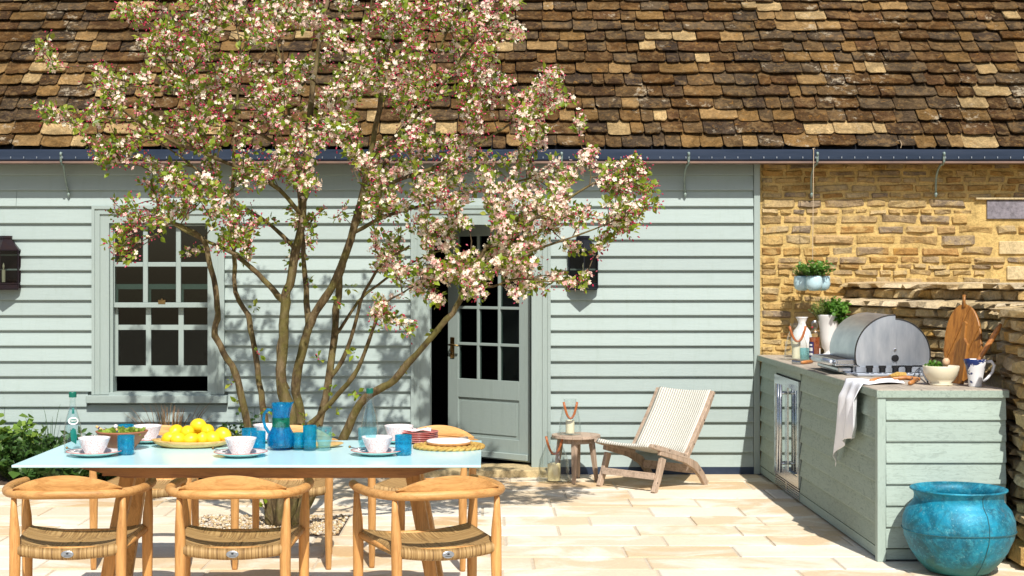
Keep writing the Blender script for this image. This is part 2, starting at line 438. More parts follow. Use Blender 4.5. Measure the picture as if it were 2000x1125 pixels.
M['greenlabel'] = simple('green print', (.0,.16,.13), None, 6, .4)
M['greencap'] = simple('green cap', (.0,.10,.07), (.0,.14,.09), 6, .35)
M['cake'] = simple('sponge', (.45,.20,.06), (.58,.32,.12), 60, .9, bump=.5, bscale=90)
M['icing'] = simple('icing sugar', (.84,.78,.74), (.82,.70,.66), 25, .9, bump=.2)
M['coral'] = simple('coral glaze', (.58,.14,.12), (.66,.26,.22), 30, .25)
M['lichen'] = simple('orange lichen', (.55,.25,.02), (.4,.3,.05), 60, .9)
# patterned crockery
def spotted(name, bg_, fg, scale, thr, rough=.2):
    t = NT(name); c = t.coord('object')
    v = t.N('ShaderNodeTexVoronoi'); v.inputs['Scale'].default_value = scale; t.L(c, v.inputs['Vector'])
    col = t.mix(t.ramp(v.outputs['Distance'], [(thr, 1.0), (thr+.12, 0.0)]), bg_, fg)
    return t.fin(col, rough)
M['bowlpat'] = spotted('lattice glaze', (.80,.76,.76), (.62,.30,.26), 190, .26)
M['plate'] = spotted('sprigged glaze', (.80,.78,.77), (.60,.20,.20), 60, .2)
M['plateaqua'] = simple('pale aqua glaze', (.62,.80,.76), None, 5, .2)
M['plateunder'] = M['plateaqua']
M['cordseat'] = None
def cord(name, c1, c2, c3, freq, bump=.6):
    t = NT(name); c = t.coord('uv', (1, .02, 1))
    w = t.noise(c, freq, 2, .5); w2 = t.noise(t.coord('uv', (1, .6, 1)), freq*.25, 4, .6)
    col = t.ramp(w, [(.3, c3), (.45, c1), (.62, c2)])
    col = t.mix(t.ramp(w2, [(.35, 0.0), (.65, .6)]), col, c1)
    t.bump(w, bump, .003); return t.fin(col, .7)
M['cordseat'] = cord('woven cord', (.30,.175,.06), (.50,.33,.14), (.10,.05,.018), 170)
def weave(name, c1, c2, fx, fy):
    t = NT(name); uv = t.coord('uv', (1, 1, 1))
    def sn(axis, fr, ph=0):
        sp = t.N('ShaderNodeSeparateXYZ'); t.L(uv, sp.inputs[0])
        m = t.N('ShaderNodeMath', operation='MULTIPLY'); m.inputs[1].default_value = fr*2*PI; t.L(sp.outputs[axis], m.inputs[0])
        q = t.N('ShaderNodeMath', operation='SINE'); t.L(m.outputs[0], q.inputs[0]); return q.outputs[0]
    a = sn(0, fx); b = sn(1, fy)
    ad = t.N('ShaderNodeMath', operation='MULTIPLY_ADD'); t.L(a, ad.inputs[0]); ad.inputs[1].default_value = .38; ad.inputs[2].default_value = .5
    ad2 = t.N('ShaderNodeMath', operation='MULTIPLY_ADD'); t.L(b, ad2.inputs[0]); ad2.inputs[1].default_value = .16; t.L(ad.outputs[0], ad2.inputs[2])
    col = t.ramp(ad2.outputs[0], [(.2, c2), (.55, c1)])
    nz = t.noise(t.coord('uv', (1,1,1)), 60, 3)
    col = t.mix(1.0, col, t.ramp(nz, [(.3, .85), (.7, 1.05)]), 'MULTIPLY')
    t.bump(ad2.outputs[0], .7, .004); return t.fin(col, .75)
M['sling'] = weave('pale woven cord', (.74,.73,.66), (.33,.30,.24), 46, 150)
# copper patina
t = NT('turquoise patina'); c = t.coord('object')
a = t.noise(c, 5, 7, .7, .8); b = t.noise(c, 22, 7, .75, .5); e = t.noise(c, 9, 6, .75, 1.2)
sp_ = t.N('ShaderNodeSeparateXYZ'); t.L(c, sp_.inputs[0])
base = t.ramp(a, [(.32, (.0,.055,.085)), (.46, (.0,.13,.21)), (.6, (.0,.24,.38))])
base = t.mix(t.ramp(b, [(.50, 0.0), (.70, .7)]), base, (.06,.40,.52))
base = t.mix(t.ramp(e, [(.50, 0.0), (.70, .7)]), base, (.01,.10,.11))
base = t.mix(t.ramp(t.noise(c, 70, 5, .8), [(.58, 0.0), (.70, .45)]), base, (.35,.66,.70))
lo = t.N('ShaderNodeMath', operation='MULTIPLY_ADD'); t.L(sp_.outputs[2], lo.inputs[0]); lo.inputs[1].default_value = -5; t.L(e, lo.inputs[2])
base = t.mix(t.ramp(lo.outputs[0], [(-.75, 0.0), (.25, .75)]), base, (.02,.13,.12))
g2 = t.noise(c, 13, 5, .7)
base = t.mix(t.ramp(g2, [(.62, 0.0), (.72, .5)]), base, (.10,.07,.05))
t.bump(b, .35, .006); M['patina'] = t.fin(base, .55, .15)
M['patinaseam'] = simple('patina seam', (.01,.06,.08), (.02,.14,.17), 50, .6)
# lemon, bark
M['lemon'] = simple('lemon skin', (.78,.50,.006), (.80,.58,.02), 12, .38, bump=.25, bscale=160, bd=.002)
t = NT('mossy bark'); c = t.coord('object')
a = t.noise(t.coord('object', (1,1,.35)), 22, 6, .7, .4); b = t.noise(c, 60, 5, .7); e = t.noise(c, 7, 4, .6)
base = t.ramp(a, [(.32, (.04,.028,.016)), (.48, (.11,.075,.035)), (.66, (.22,.165,.09))])
base = t.mix(t.ramp(e, [(.45, 0.0), (.62, .6)]), base, (.14,.13,.03))
base = t.mix(t.ramp(b, [(.6, 0.0), (.7, .4)]), base, (.34,.29,.19))
t.bump(a, .8, .02); t.bump(b, .5, .006); M['bark'] = t.fin(base, .85, 0, .2)
M['twigbark'] = simple('twig bark', (.07,.042,.022), (.12,.085,.035), 20, .8)
M['petal'] = leafmat('blossom petal', [(.91,.72,.58), (.93,.88,.70), (.90,.56,.50), (.93,.90,.74), (.88,.38,.38), (.93,.83,.66)], .6, .22)
M['bud'] = leafmat('blossom bud', [(.55,.02,.08), (.68,.05,.15), (.42,.01,.045), (.74,.16,.24)], .45, .15)
M['stamen'] = simple('stamen', (.75,.50,.10))
M['leaf'] = leafmat('young leaf', [(.20,.30,.02), (.30,.40,.03), (.12,.20,.02), (.38,.42,.05)], .4, .45)
M['darkleaf'] = leafmat('dark bed leaf', [(.035,.085,.018), (.05,.12,.02), (.03,.065,.02), (.075,.15,.03)], .4, .25)
M['brightleaf'] = leafmat('yellow green leaf', [(.20,.33,.05), (.28,.40,.07), (.15,.25,.04)], .4, .4)
M['herb'] = leafmat('herb leaf', [(.07,.20,.02), (.12,.28,.03), (.05,.13,.02), (.18,.33,.05)], .45, .35)
M['thyme'] = leafmat('thyme leaf', [(.10,.17,.02), (.18,.25,.04), (.07,.10,.03), (.25,.30,.06)], .5, .3)
M['drygrass'] = leafmat('brown sedge', [(.26,.13,.05), (.36,.20,.08), (.18,.12,.04)], .6, .2)
M['lettuce'] = leafmat('lettuce leaf', [(.30,.42,.05), (.42,.52,.10), (.20,.30,.04)], .4, .3)
M['straw'] = simple('plaited straw', (.60,.40,.10), (.36,.20,.04), 55, .7, bump=.5, bscale=90)
M['stem'] = simple('green stem', (.10,.14,.03))

# ================================================================== GROUND
g = MB().box((-60, -20, -.12), (60, 60, -.05)); o = obj('ground', g, M['ground_tone']); o['kind'] = 'structure'
bedm = MB().box((-5.6, 11.02, -.045), (-1.35, W+.1, .012))
o = obj('soil', bedm, M['soil']); o['kind'] = 'structure'
pv = obj('patio', MB().box((-6.4, 1.5, -.046), (4.6, W+.15, -.006)), M['joint']); pv['kind'] = 'structure'
rows = [W+.14, 11.22, 10.80, 10.38, 9.99, 9.61, 9.25, 8.89, 8.55, 8.21, 7.87]
while rows[-1] > 5.5: rows.append(rows[-1] - .355)
def paver_mesh(k):
    r = random.Random(k); m = MB(); j = lambda a: r.uniform(-a, a)
    out = [(-.5,-.5),(0.1,-.5+j(.008)),(.5,-.5),(.5,.5),(-.1,.5+j(.008)),(-.5,.5)]
    n = len(out)
    for z, q in ((-1, 1.0), (-.12, 1.0), (0, None)):
        for (x, y) in out:
            if q: m.v.append((x, y, z))
            else: m.v.append((x - math.copysign(.008, x) if abs(x) > .3 else x, y - math.copysign(.016, y), 0))
    for lv in (0, 1):
        for i in range(n):
            i2 = (i+1) % n; m.face((lv*n+i, lv*n+i2, (lv+1)*n+i2, (lv+1)*n+i))
    m.face(tuple(2*n+i for i in range(n)))
    return m.mesh('paver', M['paver'])
pmeshes = [paver_mesh(k) for k in range(5)]
npav = 0; prs = random.Random(3)
for ri in range(len(rows)-1):
    y1, y0 = rows[ri], rows[ri+1]; yc = (y0+y1)/2
    xl, xr = -.36*yc - .35, .39*yc + .15
    xr = min(xr, 3.1)
    spans = [(xl, xr)]
    if yc > 11.02: spans = [(max(xl, -1.345), xr)]
    if 8.89 < yc < 9.61: spans = [(xl, -1.80), (-.87, xr)]
    if 11.3 < yc: spans = [(-1.345, 2.09)]
    for (a, b) in spans:
        x = a - (prs.uniform(0, .3) if a == xl else 0)
        while x < b - .02:
            w = prs.choice([.45, .55, .62, .72, .85, .95]) * prs.uniform(.93, 1.07)
            if b - (x+w) < .28: w = b - x
            if prs.random() > 2 and npav: pass
            gap = .007
            pz = prs.uniform(-.0015, .0015)
            if not (x > 2.12 and yc > 8.2) :
                link('paver', prs.choice(pmeshes), pv, loc=(x+w/2, yc, pz), scl=(w-gap*2, (y1-y0)-gap*2, .035)); npav += 1
            x += w
print('pavers', npav)
# gravel square round the tree
N = 2600
L = np.stack([RNG.uniform(-1.79, -.88, N), RNG.uniform(8.90, 9.60, N), RNG.uniform(-.004, .010, N)], 1)
ico = [(0,0,1)] + [(math.cos(a)*.9, math.sin(a)*.9, .35) for a in np.arange(5)*2*PI/5] + [(math.cos(a)*.9, math.sin(a)*.9, -.4) for a in np.arange(5)*2*PI/5+.6] + [(0,0,-1)]
icf = [(0,1+i,1+(i+1)%5) for i in range(5)] + [(1+i,6+i,1+(i+1)%5) for i in range(5)] + [(1+(i+1)%5,6+i,6+(i+1)%5) for i in range(5)] + [(11,6+(i+1)%5,6+i) for i in range(5)]
R = rot_from(RNG.normal(size=(N,3)) * [.35,.35,1]); sc = RNG.uniform(.006,.013,(N,1,1))*np.stack([RNG.uniform(.9,1.6,N), RNG.uniform(.8,1.1,N), RNG.uniform(.5,.8,N)],1)[:,None,:]
gr = inst_mesh('gravel', ico, icf, R*sc, L, M['pebble'], smooth=True); gr['kind'] = 'stuff'
o = obj('gravel_bed', MB().box((-1.80, 8.893, -.003), (-.87, 9.607, .001)), M['soil']); o['kind'] = 'structure'

# ================================================================== HOUSE
house = thing('house', 'single storey stone and sage weatherboarded house with stone tiled roof', 'house', (0, W, 0))
# openings
WX0, WX1, WZ0, WZ1 = wx(182), wx(440), wz(770), wz(403)
DX0, DX1, DZ1 = wx(803), wx(1075), wz(402)
DI0, DI1, DIZ = wx(840), wx(1040), wz(431)
CX = wx(1471); PX1 = wx(1483)
XL, XR, WT = -5.6, 5.6, 2.52
tw = MB()
yb0, yb1 = W+.012, W+.20
wi0, wi1, wiz0, wiz1 = wx(214), wx(416), wz(768), wz(430)
for a, b in [((XL,0),(wi0,WT)), ((wi0,0),(wi1,wiz0)), ((wi0,wiz1),(wi1,WT)), ((wi1,0),(DI0,WT)), ((DI0,DIZ),(DI1,WT)), ((DI1,0),(CX+.03,WT))]:
    tw.box((a[0], yb0, a[1]), (b[0], yb1, b[1]))
twall = obj('timber_wall', tw, M['trimx'], house)
lines = [912,882.5,853,823.5,793.5,764,734.5,705,675,645,615.5,586,557,528,500,468,436,403,372,343,309]
def board(x0, x1, z0, z1, parent, mat, y=W, out=.033, axis='x', name='weatherboard', lap=.012):
    """feather edged board, thick bottom edge out from the wall"""
    m = MB(); t0 = z1 + lap
    prof = [(-out, z0), (-out-.0005, z0+.006), (-.006, t0), (.010, t0), (.010, z0)]
    n = len(prof)
    for x in (x0, x1):
        for (p, z) in prof: m.v.append((x, y+p, z) if axis == 'x' else (y+p, x, z))
    for i in range(n):
        j = (i+1) % n; m.face((i, j, n+j, n+i) if axis == 'x' else (i, n+i, n+j, j))
    m.face(tuple(range(n))[::-1] if axis == 'x' else tuple(range(n))); m.face(tuple(n+i for i in range(n)) if axis == 'x' else tuple(n+i for i in range(n))[::-1])
    return obj(name, m, mat, parent)
brs = random.Random(11)
for k in range(len(lines)-1):
    z0, z1 = wz(lines[k]), wz(lines[k+1]); zm = (z0+z1)/2
    segs = [(XL, CX-.002)]
    def cut(segs, a, b):
        out = []
        for (p, q) in segs:
            if b <= p or a >= q: out.append((p, q)); continue
            if p < a: out.append((p, a))
            if b < q: out.append((b, q))
        return out
    if wz(787) - .02 < zm < WZ1 - .02: segs = cut(segs, (wx(173) if zm < wz(768) else WX0), (wx(446) if zm < wz(768) else WX1))
    if zm < DZ1 - .02: segs = cut(segs, DX0, DX1)
    for (a, b) in segs:
        if b - a > 3.5:
            cuts = [a, a + brs.uniform(1.3, 2.2), a + brs.uniform(3.2, 4.2)] + ([a+brs.uniform(5.6, 6.4)] if b-a > 7 else []) + [b]
            cuts = [q for q in cuts if q <= b]
        else: cuts = [a, b]
        for p, q in zip(cuts[:-1], cuts[1:]): board(p + .0012, q - .0012, z0 + brs.uniform(-.001, .001), z1, twall, M['board'])
# plinth, corner post
obj('plinth', MB().box((XL, W-.035, .0), (DX0, W+.005, wz(911))).box((DX1, W-.035, .0), (CX, W+.005, wz(911))), M['plinth'], house)
obj('corner_post', MB().box((CX, W-.038, .0), (PX1, W+.02, wz(316)), ch=.003), M['trimz'], house)
# stone wall
swall = obj('stone_wall', MB().box((PX1-.02, W+.004, 0), (XR, W+.3, WT)), M['mortar'], house)
def block_mesh(k, mat, nx=4, nz=3, rough=.07, name='stone', recess=.5, xe=.42, smooth=False):
    r = random.Random(k*13+5); m = MB()
    xs = [-.5 + i/nx for i in range(nx+1)]; zs = [-.5 + i/nz for i in range(nz+1)]
    xs[1] = -xe; xs[-2] = xe; zs[1] = -.30; zs[-2] = .30
    tilt = r.uniform(-.1, .1); sh = r.uniform(-.06, .06); cor = [r.uniform(.0, .13) for _ in range(4)]
    for j, z in enumerate(zs):
        for i, x in enumerate(xs):
            ei = i in (0, nx); ej = j in (0, nz)
            X = x + (r.uniform(-.03, .03) if not ei else r.uniform(-.02, .03)*(-1 if x > 0 else 1)) + sh*z
            Z = z + (r.uniform(-rough, rough) if not ej else r.uniform(-.02, .07)*(-1 if z > 0 else 1))
            if ei and ej:
                c_ = cor[(x > 0)*2 + (z > 0)]; X -= math.copysign(c_*.35, x); Z -= math.copysign(c_, z)
            Y = -.5 + (recess if (ei or ej) else 0) + r.uniform(-.16, .16)*(0 if (ei or ej) else 1)
            m.v.append((X, Y, Z))
    w = nx+1
    for j in range(nz):
        for i in range(nx): m.face((j*w+i, j*w+i+1, (j+1)*w+i+1, (j+1)*w+i))
    ring = [i for i in range(w)] + [j*w+nx for j in range(1, nz+1)] + [nz*w+i for i in range(nx-1, -1, -1)] + [j*w for j in range(nz-1, 0, -1)]
    o = len(m.v)
    for q in ring: v = m.v[q]; m.v.append((v[0], .5, v[2]))
    for a in range(len(ring)):
        b = (a+1) % len(ring); m.face((ring[a], o+a, o+b, ring[b]))
    return m.mesh(name, mat, smooth)
sm = [block_mesh(k, M['stone'], rough=.11, recess=.42) for k in range(16)]
srs = random.Random(21)
z = .02; cnt = 0
ash = [(wx(1965), wx(2060), wz(548), wz(519)), (wx(1950), wx(2060), wz(498), wz(470)), (wx(1962), wx(2030), wz(516), wz(500)), (wx(1965), wx(2070), wz(466), wz(436))]
slab = (wx(1927), wx(2050), wz(428), wz(391))
blocks = ash[:2] + [slab]
while z < wz(318):
    h = srs.choice([.044, .056, .064, .072, .084]) * srs.uniform(.92, 1.08)
    if z + h > wz(318): h = wz(318) - z
    x = PX1 + .01
    while x < 4.45:
        w = h * srs.uniform(1.6, 4.4); w = min(max(w, .1), .33)
        zz0, zz1 = z, z+h
        hit = any(x < b[1] and x+w > b[0] and zz0 < b[3] and zz1 > b[2] for b in blocks)
        vis = z > .85
        if not hit and vis and h > .02:
            o = link('stone', srs.choice(sm), swall, loc=(x+w/2, W+.015+srs.uniform(-.006, .007), z+h/2+srs.uniform(-.005,.005)), rot=(0, srs.uniform(-.05, .05), 0), scl=((w-.010)*srs.choice([1,-1]), .052, (h-.004)*srs.uniform(.88,1.06))); cnt += 1
        x += w
    z += h
for b in ash[:2]:
    obj('stone', MB().box((b[0]+.004, W-.012, b[2]+.004), (b[1]-.004, W+.03, b[3]-.004), ch=.006), M['ashlar'], swall); cnt += 1
obj('slab', MB().box((slab[0], W-.014, slab[2]), (slab[1], W+.03, slab[3]), ch=.004), M['slatepanel'], swall)
obj('lintel', MB().box((slab[0]-.09, W-.03, slab[3]+.003), (slab[1], W+.03, slab[3]+.018), ch=.003), M['ashlar'], swall)
print('stones', cnt)
# gutter, soffit, roof
GY = W - .25
ztop = 1.53 + (VY-292)*GY/F; zbot = 1.53 + (VY-314)*GY/F
gm = MB(); prof = [(0,ztop),(-.0,ztop-.005),(.008,zbot+.012),(.02,zbot),(.13,zbot),(.13,ztop-.02),(.124,ztop-.02),(.124,zbot+.008),(.024,zbot+.008),(.012,ztop)]
for x in (XL, XR):
    for (p, q) in prof: gm.v.append((x, GY+p, q))
n = len(prof)
for i in range(n): gm.face((i, (i+1)%n, n+(i+1)%n, n+i))
gut = obj('gutter', gm, M['lead'], house)
obj('copper_lip', MB().box((XL, GY+.010, zbot-.017), (XR, GY+.135, zbot-.002)), M['copperlip'], gut)
nm = MB()
for i in range(112):
    x = XL + .05 + i*.098; nm.box((x-.003, GY-.003, zbot+.018), (x+.003, GY+.004, zbot+.032))
obj('nail_heads', nm, M['nail'], gut, kind='stuff')
obj('soffit', MB().box((XL, GY+.14, zbot-.010), (XR, W+.2, zbot+.004)), M['soffit'], house)
for px in (130, 1095, 1340, 1588, 1832):
    x = (px-VX)*(W-.1)/F; m = MB()
    zt = zbot - .02; pts = []
    for i in range(9):
        u = i/8; pts.append((x + .012*math.sin(u*PI)*-1, GY+.03 + (W-.045-GY-.03)*(u**.6), zt - (zt-wz(378))*(u**1.4)))
    m.tube(pts, [.010,.009,.008,.008,.008,.008,.008,.009,.008], 6)
    m.lathe([(0,.012),(.010,.006),(.014,-.008),(.008,-.024),(.002,-.034),(0,-.036)], 8, pts[-1])
    m.box((x-.009, GY-.006, zbot-.012), (x+.009, GY-.0005, ztop-.02)); m.lathe([(0,.014),(.008,.006),(.011,-.004),(.006,-.016),(0,-.02)], 8, (x, GY-.01, ztop-.03))
    m.tube([(x, GY-.006, zbot), (x, GY+.03, zt-.01)], .007, 6)
    obj('bracket', m, M['bracket'], gut, smooth=True)
# roof
ANG = math.radians(50); ca, sa = math.cos(ANG), math.sin(ANG)
RY, RZ = GY + .045, ztop + .006
def roofp(u, h=0): return (RY + ca*u - sa*h, RZ + sa*u + ca*h)
rm = MB(); a0 = roofp(-.02, -.03); a1 = roofp(3.4, -.03); a2 = roofp(3.4, -.1); a3 = roofp(-.02, -.1)
for x in (XL, XR):
    for q in (a0, a1, a2, a3): rm.v.append((x, q[0], q[1]))
for i in range(4): rm.face((i, (i+1)%4, 4+(i+1)%4, 4+i))
roof = obj('roof', rm, M['dark'], house)
def tile_geo(k):
    r = random.Random(k*7+1); j = lambda a: r.uniform(-a, a)
    ch = r.uniform(.04, .20); ch2 = r.uniform(.04, .20)
    low = [(-.5, ch), (-.5+ch*.7, j(.02)+.01), (-.2+j(.08), j(.05)), (.12+j(.1), j(.05)), (.5-ch2*.7, j(.02)+.01), (.5, ch2)]
    out = low + [(.5, 1.15), (-.5, 1.15)]; n = len(out); v = []; f = []
    for lv, (ins, z) in enumerate(((0, 0), (0, .80), (.022, 1.0))):
        for (x, y) in out:
            yy = y + (ins*1.1 if y < .5 else 0) + (.13 if lv == 0 and y < .5 else 0)
            v.append((x*(1-ins*1.2), yy, z + (j(.16) if lv == 2 else 0)))
    for lv in (0, 1):
        for i in range(n):
            i2 = (i+1) % n; f.append((lv*n+i, lv*n+i2, (lv+1)*n+i2, (lv+1)*n+i))
    f.append(tuple(2*n+i for i in range(n)))
    return v, f
tg = [tile_geo(k) for k in range(12)]
tmesh = []
for v, f in tg:
    m = MB(); m.add(v, f); tmesh.append(m.mesh('tile', M['tile']))
trs = random.Random(5); u = 0; row = 0; indiv = 0; far = MB()
Rroof = Matrix.Rotation(ANG, 3, 'X')
while u < 3.1:
    e = .142 - row*.0018; y, zz = roofp(u, 0); x = XL + trs.uniform(0, .2)
    while x < XR - .1:
        w = trs.choice([.10,.13,.16,.18,.21,.25,.31]) * trs.uniform(.9, 1.1)
        if x + w > XR: w = XR - x
        k = trs.randrange(12); th = .022*trs.uniform(.7, 1.5)
        lift = trs.uniform(-.006, .006); du = trs.uniform(-.012, .008)
        px = VX + (x+w/2)*F/(RY+ca*u)
        tilt = -(th+.006)/e + trs.uniform(-.015, .015); rz = trs.uniform(-.02, .02)
        Mx = Matrix.Rotation(ANG + tilt, 4, 'X') @ Matrix.Rotation(rz, 4, 'Z') @ Matrix.Rotation(trs.uniform(-.02, .02), 4, 'Y')
        yy, zz = roofp(u+du, .010+lift)
        sclx = (w-.005)*trs.choice([1]); sv = (sclx, e*1.2, th)
        if row < 8 and -40 < px < 2040 and indiv < 300:
            link('tile', tmesh[k], roof, loc=(x+w/2, yy, zz), rot=Mx.to_euler(), scl=sv); indiv += 1
        else:
            v, f = tg[k]; T = Matrix.Translation((x+w/2, yy, zz)) @ Mx @ Matrix.Diagonal((*sv, 1))
            far.add([T @ Vector(q) for q in v], f)
        x += w
    u += e; row += 1
print('tiles', indiv)
obj('tile_courses', far, M['tile_i'], roof, kind='stuff')
# interior
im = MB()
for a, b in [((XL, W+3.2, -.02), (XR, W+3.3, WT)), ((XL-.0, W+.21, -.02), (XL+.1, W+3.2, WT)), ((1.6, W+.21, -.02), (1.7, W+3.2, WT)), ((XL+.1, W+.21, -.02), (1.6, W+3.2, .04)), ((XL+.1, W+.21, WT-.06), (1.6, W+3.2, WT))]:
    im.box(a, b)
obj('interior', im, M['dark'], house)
# ---------------- window
win = obj('window', MB().box((WX0+.002, W-.02, WZ0), (wx(187), W+.02, WZ1)), M['trimz'], house)
fr = MB()
def arch(m, x0, x1, z0, z1, y, head=True, w=.13):
    """moulded architrave: stepped boards each side and over the head"""
    for i, (a, b, d) in enumerate(((0, .022, .050), (.022, .05, .040), (.05, .062, .046), (.062, w, .034))):
        m.box((x0+a, y-d, z0), (x0+b, y+.02, z1-a)); m.box((x1-b, y-d, z0), (x1-a, y+.02, z1-a))
        if head: m.box((x0+b, y-d-.0012, z1-b), (x1-b, y+.02, z1-a))
arch(fr, WX0, WX1, WZ0, WZ1, W, True, wx(215)-WX0)
obj('frame', fr, M['trimz'], win)
X0, X1 = wx(215), wx(415)
s1 = MB()
s1.box((X0, W+.0, wz(766)), (X0+.022, W+.12, wz(437))).box((X1-.018, W+.0, wz(766)), (X1, W+.12, wz(437))).box((X0+.022, W+.0, wz(437)), (X1-.018, W+.12, wz(428)))
obj('sash_box', s1, M['trimz'], win)
sillm = MB().box((wx(173), W-.085, wz(786)), (wx(446), W+.02, wz(771)), ch=.004).box((X0, W-.04, wz(771.5)), (X1, W+.12, wz(766)), ch=.002)
obj('sill', sillm, M['trimx'], win)
def sash(x0, x1, z0, z1, cols, rws, y, nm):
    m = MB(); d = .018
    m.box((x0, y-d, z0), (cols[0][0], y+d, z1)); m.box((cols[-1][1], y-d, z0), (x1, y+d, z1))
    m.box((cols[0][0], y-d, z0), (cols[-1][1], y+d, rws[0][0])); m.box((cols[0][0], y-d, rws[-1][1]), (cols[-1][1], y+d, z1))
    for i in range(len(cols)-1): m.box((cols[i][1], y-d+.003, rws[0][0]), (cols[i+1][0], y+d-.003, rws[-1][1]))
    for i in range(len(rws)-1):
        for c in cols: m.box((c[0], y-d+.004, rws[i][1]), (c[1], y+d-.004, rws[i+1][0]))
    obj('sash', m, M['trimz'], win, bevel=.003, seg=1)
    for c in cols:
        for r_ in rws: obj('pane', MB().box((c[0]+.0005, y-.002, r_[0]+.0005), (c[1]-.0005, y+.002, r_[1]-.0005)), M['winglass'], win)
cu = [(wx(223), wx(278)), (wx(287.5), wx(342.5)), (wx(352), wx(407))]
sash(X0+.023, X1-.019, wz(601), wz(438), cu, [(wz(591), wz(521)), (wz(512), wz(441))], W+.035, 'u')
cl_ = [(wx(226.5), wx(281)), (wx(291), wx(345)), (wx(355), wx(410))]
sash(X0+.023, X1-.019, wz(736), wz(555), cl_, [(wz(715), wz(645)), (wz(635), wz(565))], W+.085, 'l')
lat = MB().box((wx(308), W+.035-.02, wz(594)), (wx(322), W+.035, wz(586))).lathe([(0,.012),(.006,.01),(.008,0),(.004,-.004)], 8, (wx(315), W+.02, wz(586)))
obj('latch', lat, M['brass'], win)
# ---------------- door frame and door
df = MB(); arch(df, DX0, DX1, .0, DZ1, W, True, DI0-DX0)
df.box((DI0-.02, W+.021, .03), (DI0+.004, W+.2, DIZ)).box((DI1-.004, W+.021, .03), (DI1+.02, W+.2, DIZ)).box((DI0+.004, W+.021, DIZ-.004), (DI1-.004, W+.2, DIZ+.02))
obj('door_frame', df, M['trimz'], house)
stp = obj('step', MB().box((wx(790), W-.22, -.03), (wx(1082), W+.2, .055), ch=.006), M['ashlar'], house)
th = math.radians(39); LW = .835
hx, hy = DI1-.006, W+.11
Md = Matrix.Translation((hx, hy, 0)) @ Matrix.Rotation(PI - th, 4, 'Z')      # local +x runs along the leaf, local +y faces the garden
z0, z1 = .075, DIZ-.008
d = MB(); ht = .021
gx = [.105, .728]; gz0 = .70; gz1 = z1-.10
cw = (gx[1]-gx[0]); cols = [(gx[0]+i*(cw+.022)/3, gx[0]+i*(cw+.022)/3+(cw-.044)/3) for i in range(3)]
rh = (gz1-gz0); rws = [(gz0+i*(rh+.022)/4, gz0+i*(rh+.022)/4+(rh-.066)/4) for i in range(4)]
d.box((0,-ht,z0),(gx[0],ht,z1),Md).box((gx[1],-ht,z0),(LW,ht,z1),Md)
d.box((gx[0],-ht,z0),(gx[1],ht,.24),Md).box((gx[0],-ht,.55),(gx[1],ht,gz0),Md).box((gx[0],-ht,gz1),(gx[1],ht,z1),Md)
for i in (0,1): d.box((cols[i][1],-ht+.003,gz0),(cols[i+1][0],ht-.003,gz1),Md)
for i in (0,1,2):
    for c in cols: d.box((c[0],-ht+.004,rws[i][1]),(c[1],ht-.004,rws[i+1][0]),Md)
door = obj('door', d, M['trimz'], house, bevel=.002, seg=1)
pm = MB(); pm.box((gx[0],-.004,.24),(gx[1],.009,.55),Md).box((gx[0]+.03,.0095,.27),(gx[1]-.03,.016,.52),Md)
obj('panel', pm, M['trimx'], door)
obj('weatherbar', MB().box((.01,ht+.001,z0+.01),(LW-.01,ht+.022,z0+.06),Md,ch=.004), M['trimx'], door)
for c in cols:
    for r_ in rws: obj('pane', MB().box((c[0],-.002,r_[0]),(c[1],.002,r_[1]),Md), M['winglass'], door)
hm = MB(); hxl = LW-.05
hm.box((hxl-.022,ht+.0005,.86),(hxl+.022,ht+.006,1.03),Md,ch=.002)
hm.tube([Md@Vector((hxl,ht+.004,.97)), Md@Vector((hxl,ht+.045,.97)), Md@Vector((hxl-.03,ht+.05,.972)), Md@Vector((hxl-.10,ht+.045,.965))], [.008,.008,.008,.006], 8)
hm.lathe([(0,.008),(.012,.006),(.012,0)], 10, (0,0,0), M=Md@Matrix.Translation((hxl,ht+.005,.90))@Matrix.Rotation(-PI/2,4,'X'))
obj('handle', hm, M['brass'], door, smooth=True)

# ================================================================== DRY STONE GARDEN WALL
GX = 2.80; YE = 7.80
PATH = np.array([(2.80,7.8),(2.86,8.2),(2.93,8.56),(3.07,8.85),(3.30,9.15),(3.46,9.55),(3.40,9.95),(3.20,10.4),(2.99,10.85),(2.80,11.22),(2.64,11.46),(2.60,W-.02)])
PS = np.concatenate([[0], np.cumsum(np.linalg.norm(np.diff(PATH, axis=0), axis=1))]); SMAX = float(PS[-1])
def at(s_): return np.array([np.interp(s_, PS, PATH[:,0]), np.interp(s_, PS, PATH[:,1])])
def tang(s_):
    d_ = at(min(SMAX, s_+.12)) - at(max(0, s_-.12)); return d_/np.linalg.norm(d_)
def offp(s_, off): t_ = tang(s_); return at(s_) + off*np.array([t_[1], -t_[0]])
gw = thing('dry_stone_wall', 'two tiered dry stone garden wall behind the outdoor kitchen counter', 'stone wall', (GX, 9, 0))
def core(off, z0_, z1_):
    q_ = [tuple(offp(u_, off)) for u_ in np.linspace(.02, SMAX-.02, 40)]
    return MB().prism([(x, min(y, W-.02)) for x, y in q_] + [(4.4, W-.02), (4.4, YE+.02)], z1_-z0_, Matrix.Translation((0,0,z0_)))
obj('wall_core', core(.05, 0, 1.30), M['drystone'], gw); obj('wall_core', core(.255, 1.301, 1.43), M['drystone'], gw)
dm = [block_mesh(50+k, M['drystone'], rough=.05, recess=.30, xe=.44) for k in range(14)]
cm = [block_mesh(80+k, M['coping'], rough=.05, name='coping_stone') for k in range(8)]
drs = random.Random(9); nd = 0
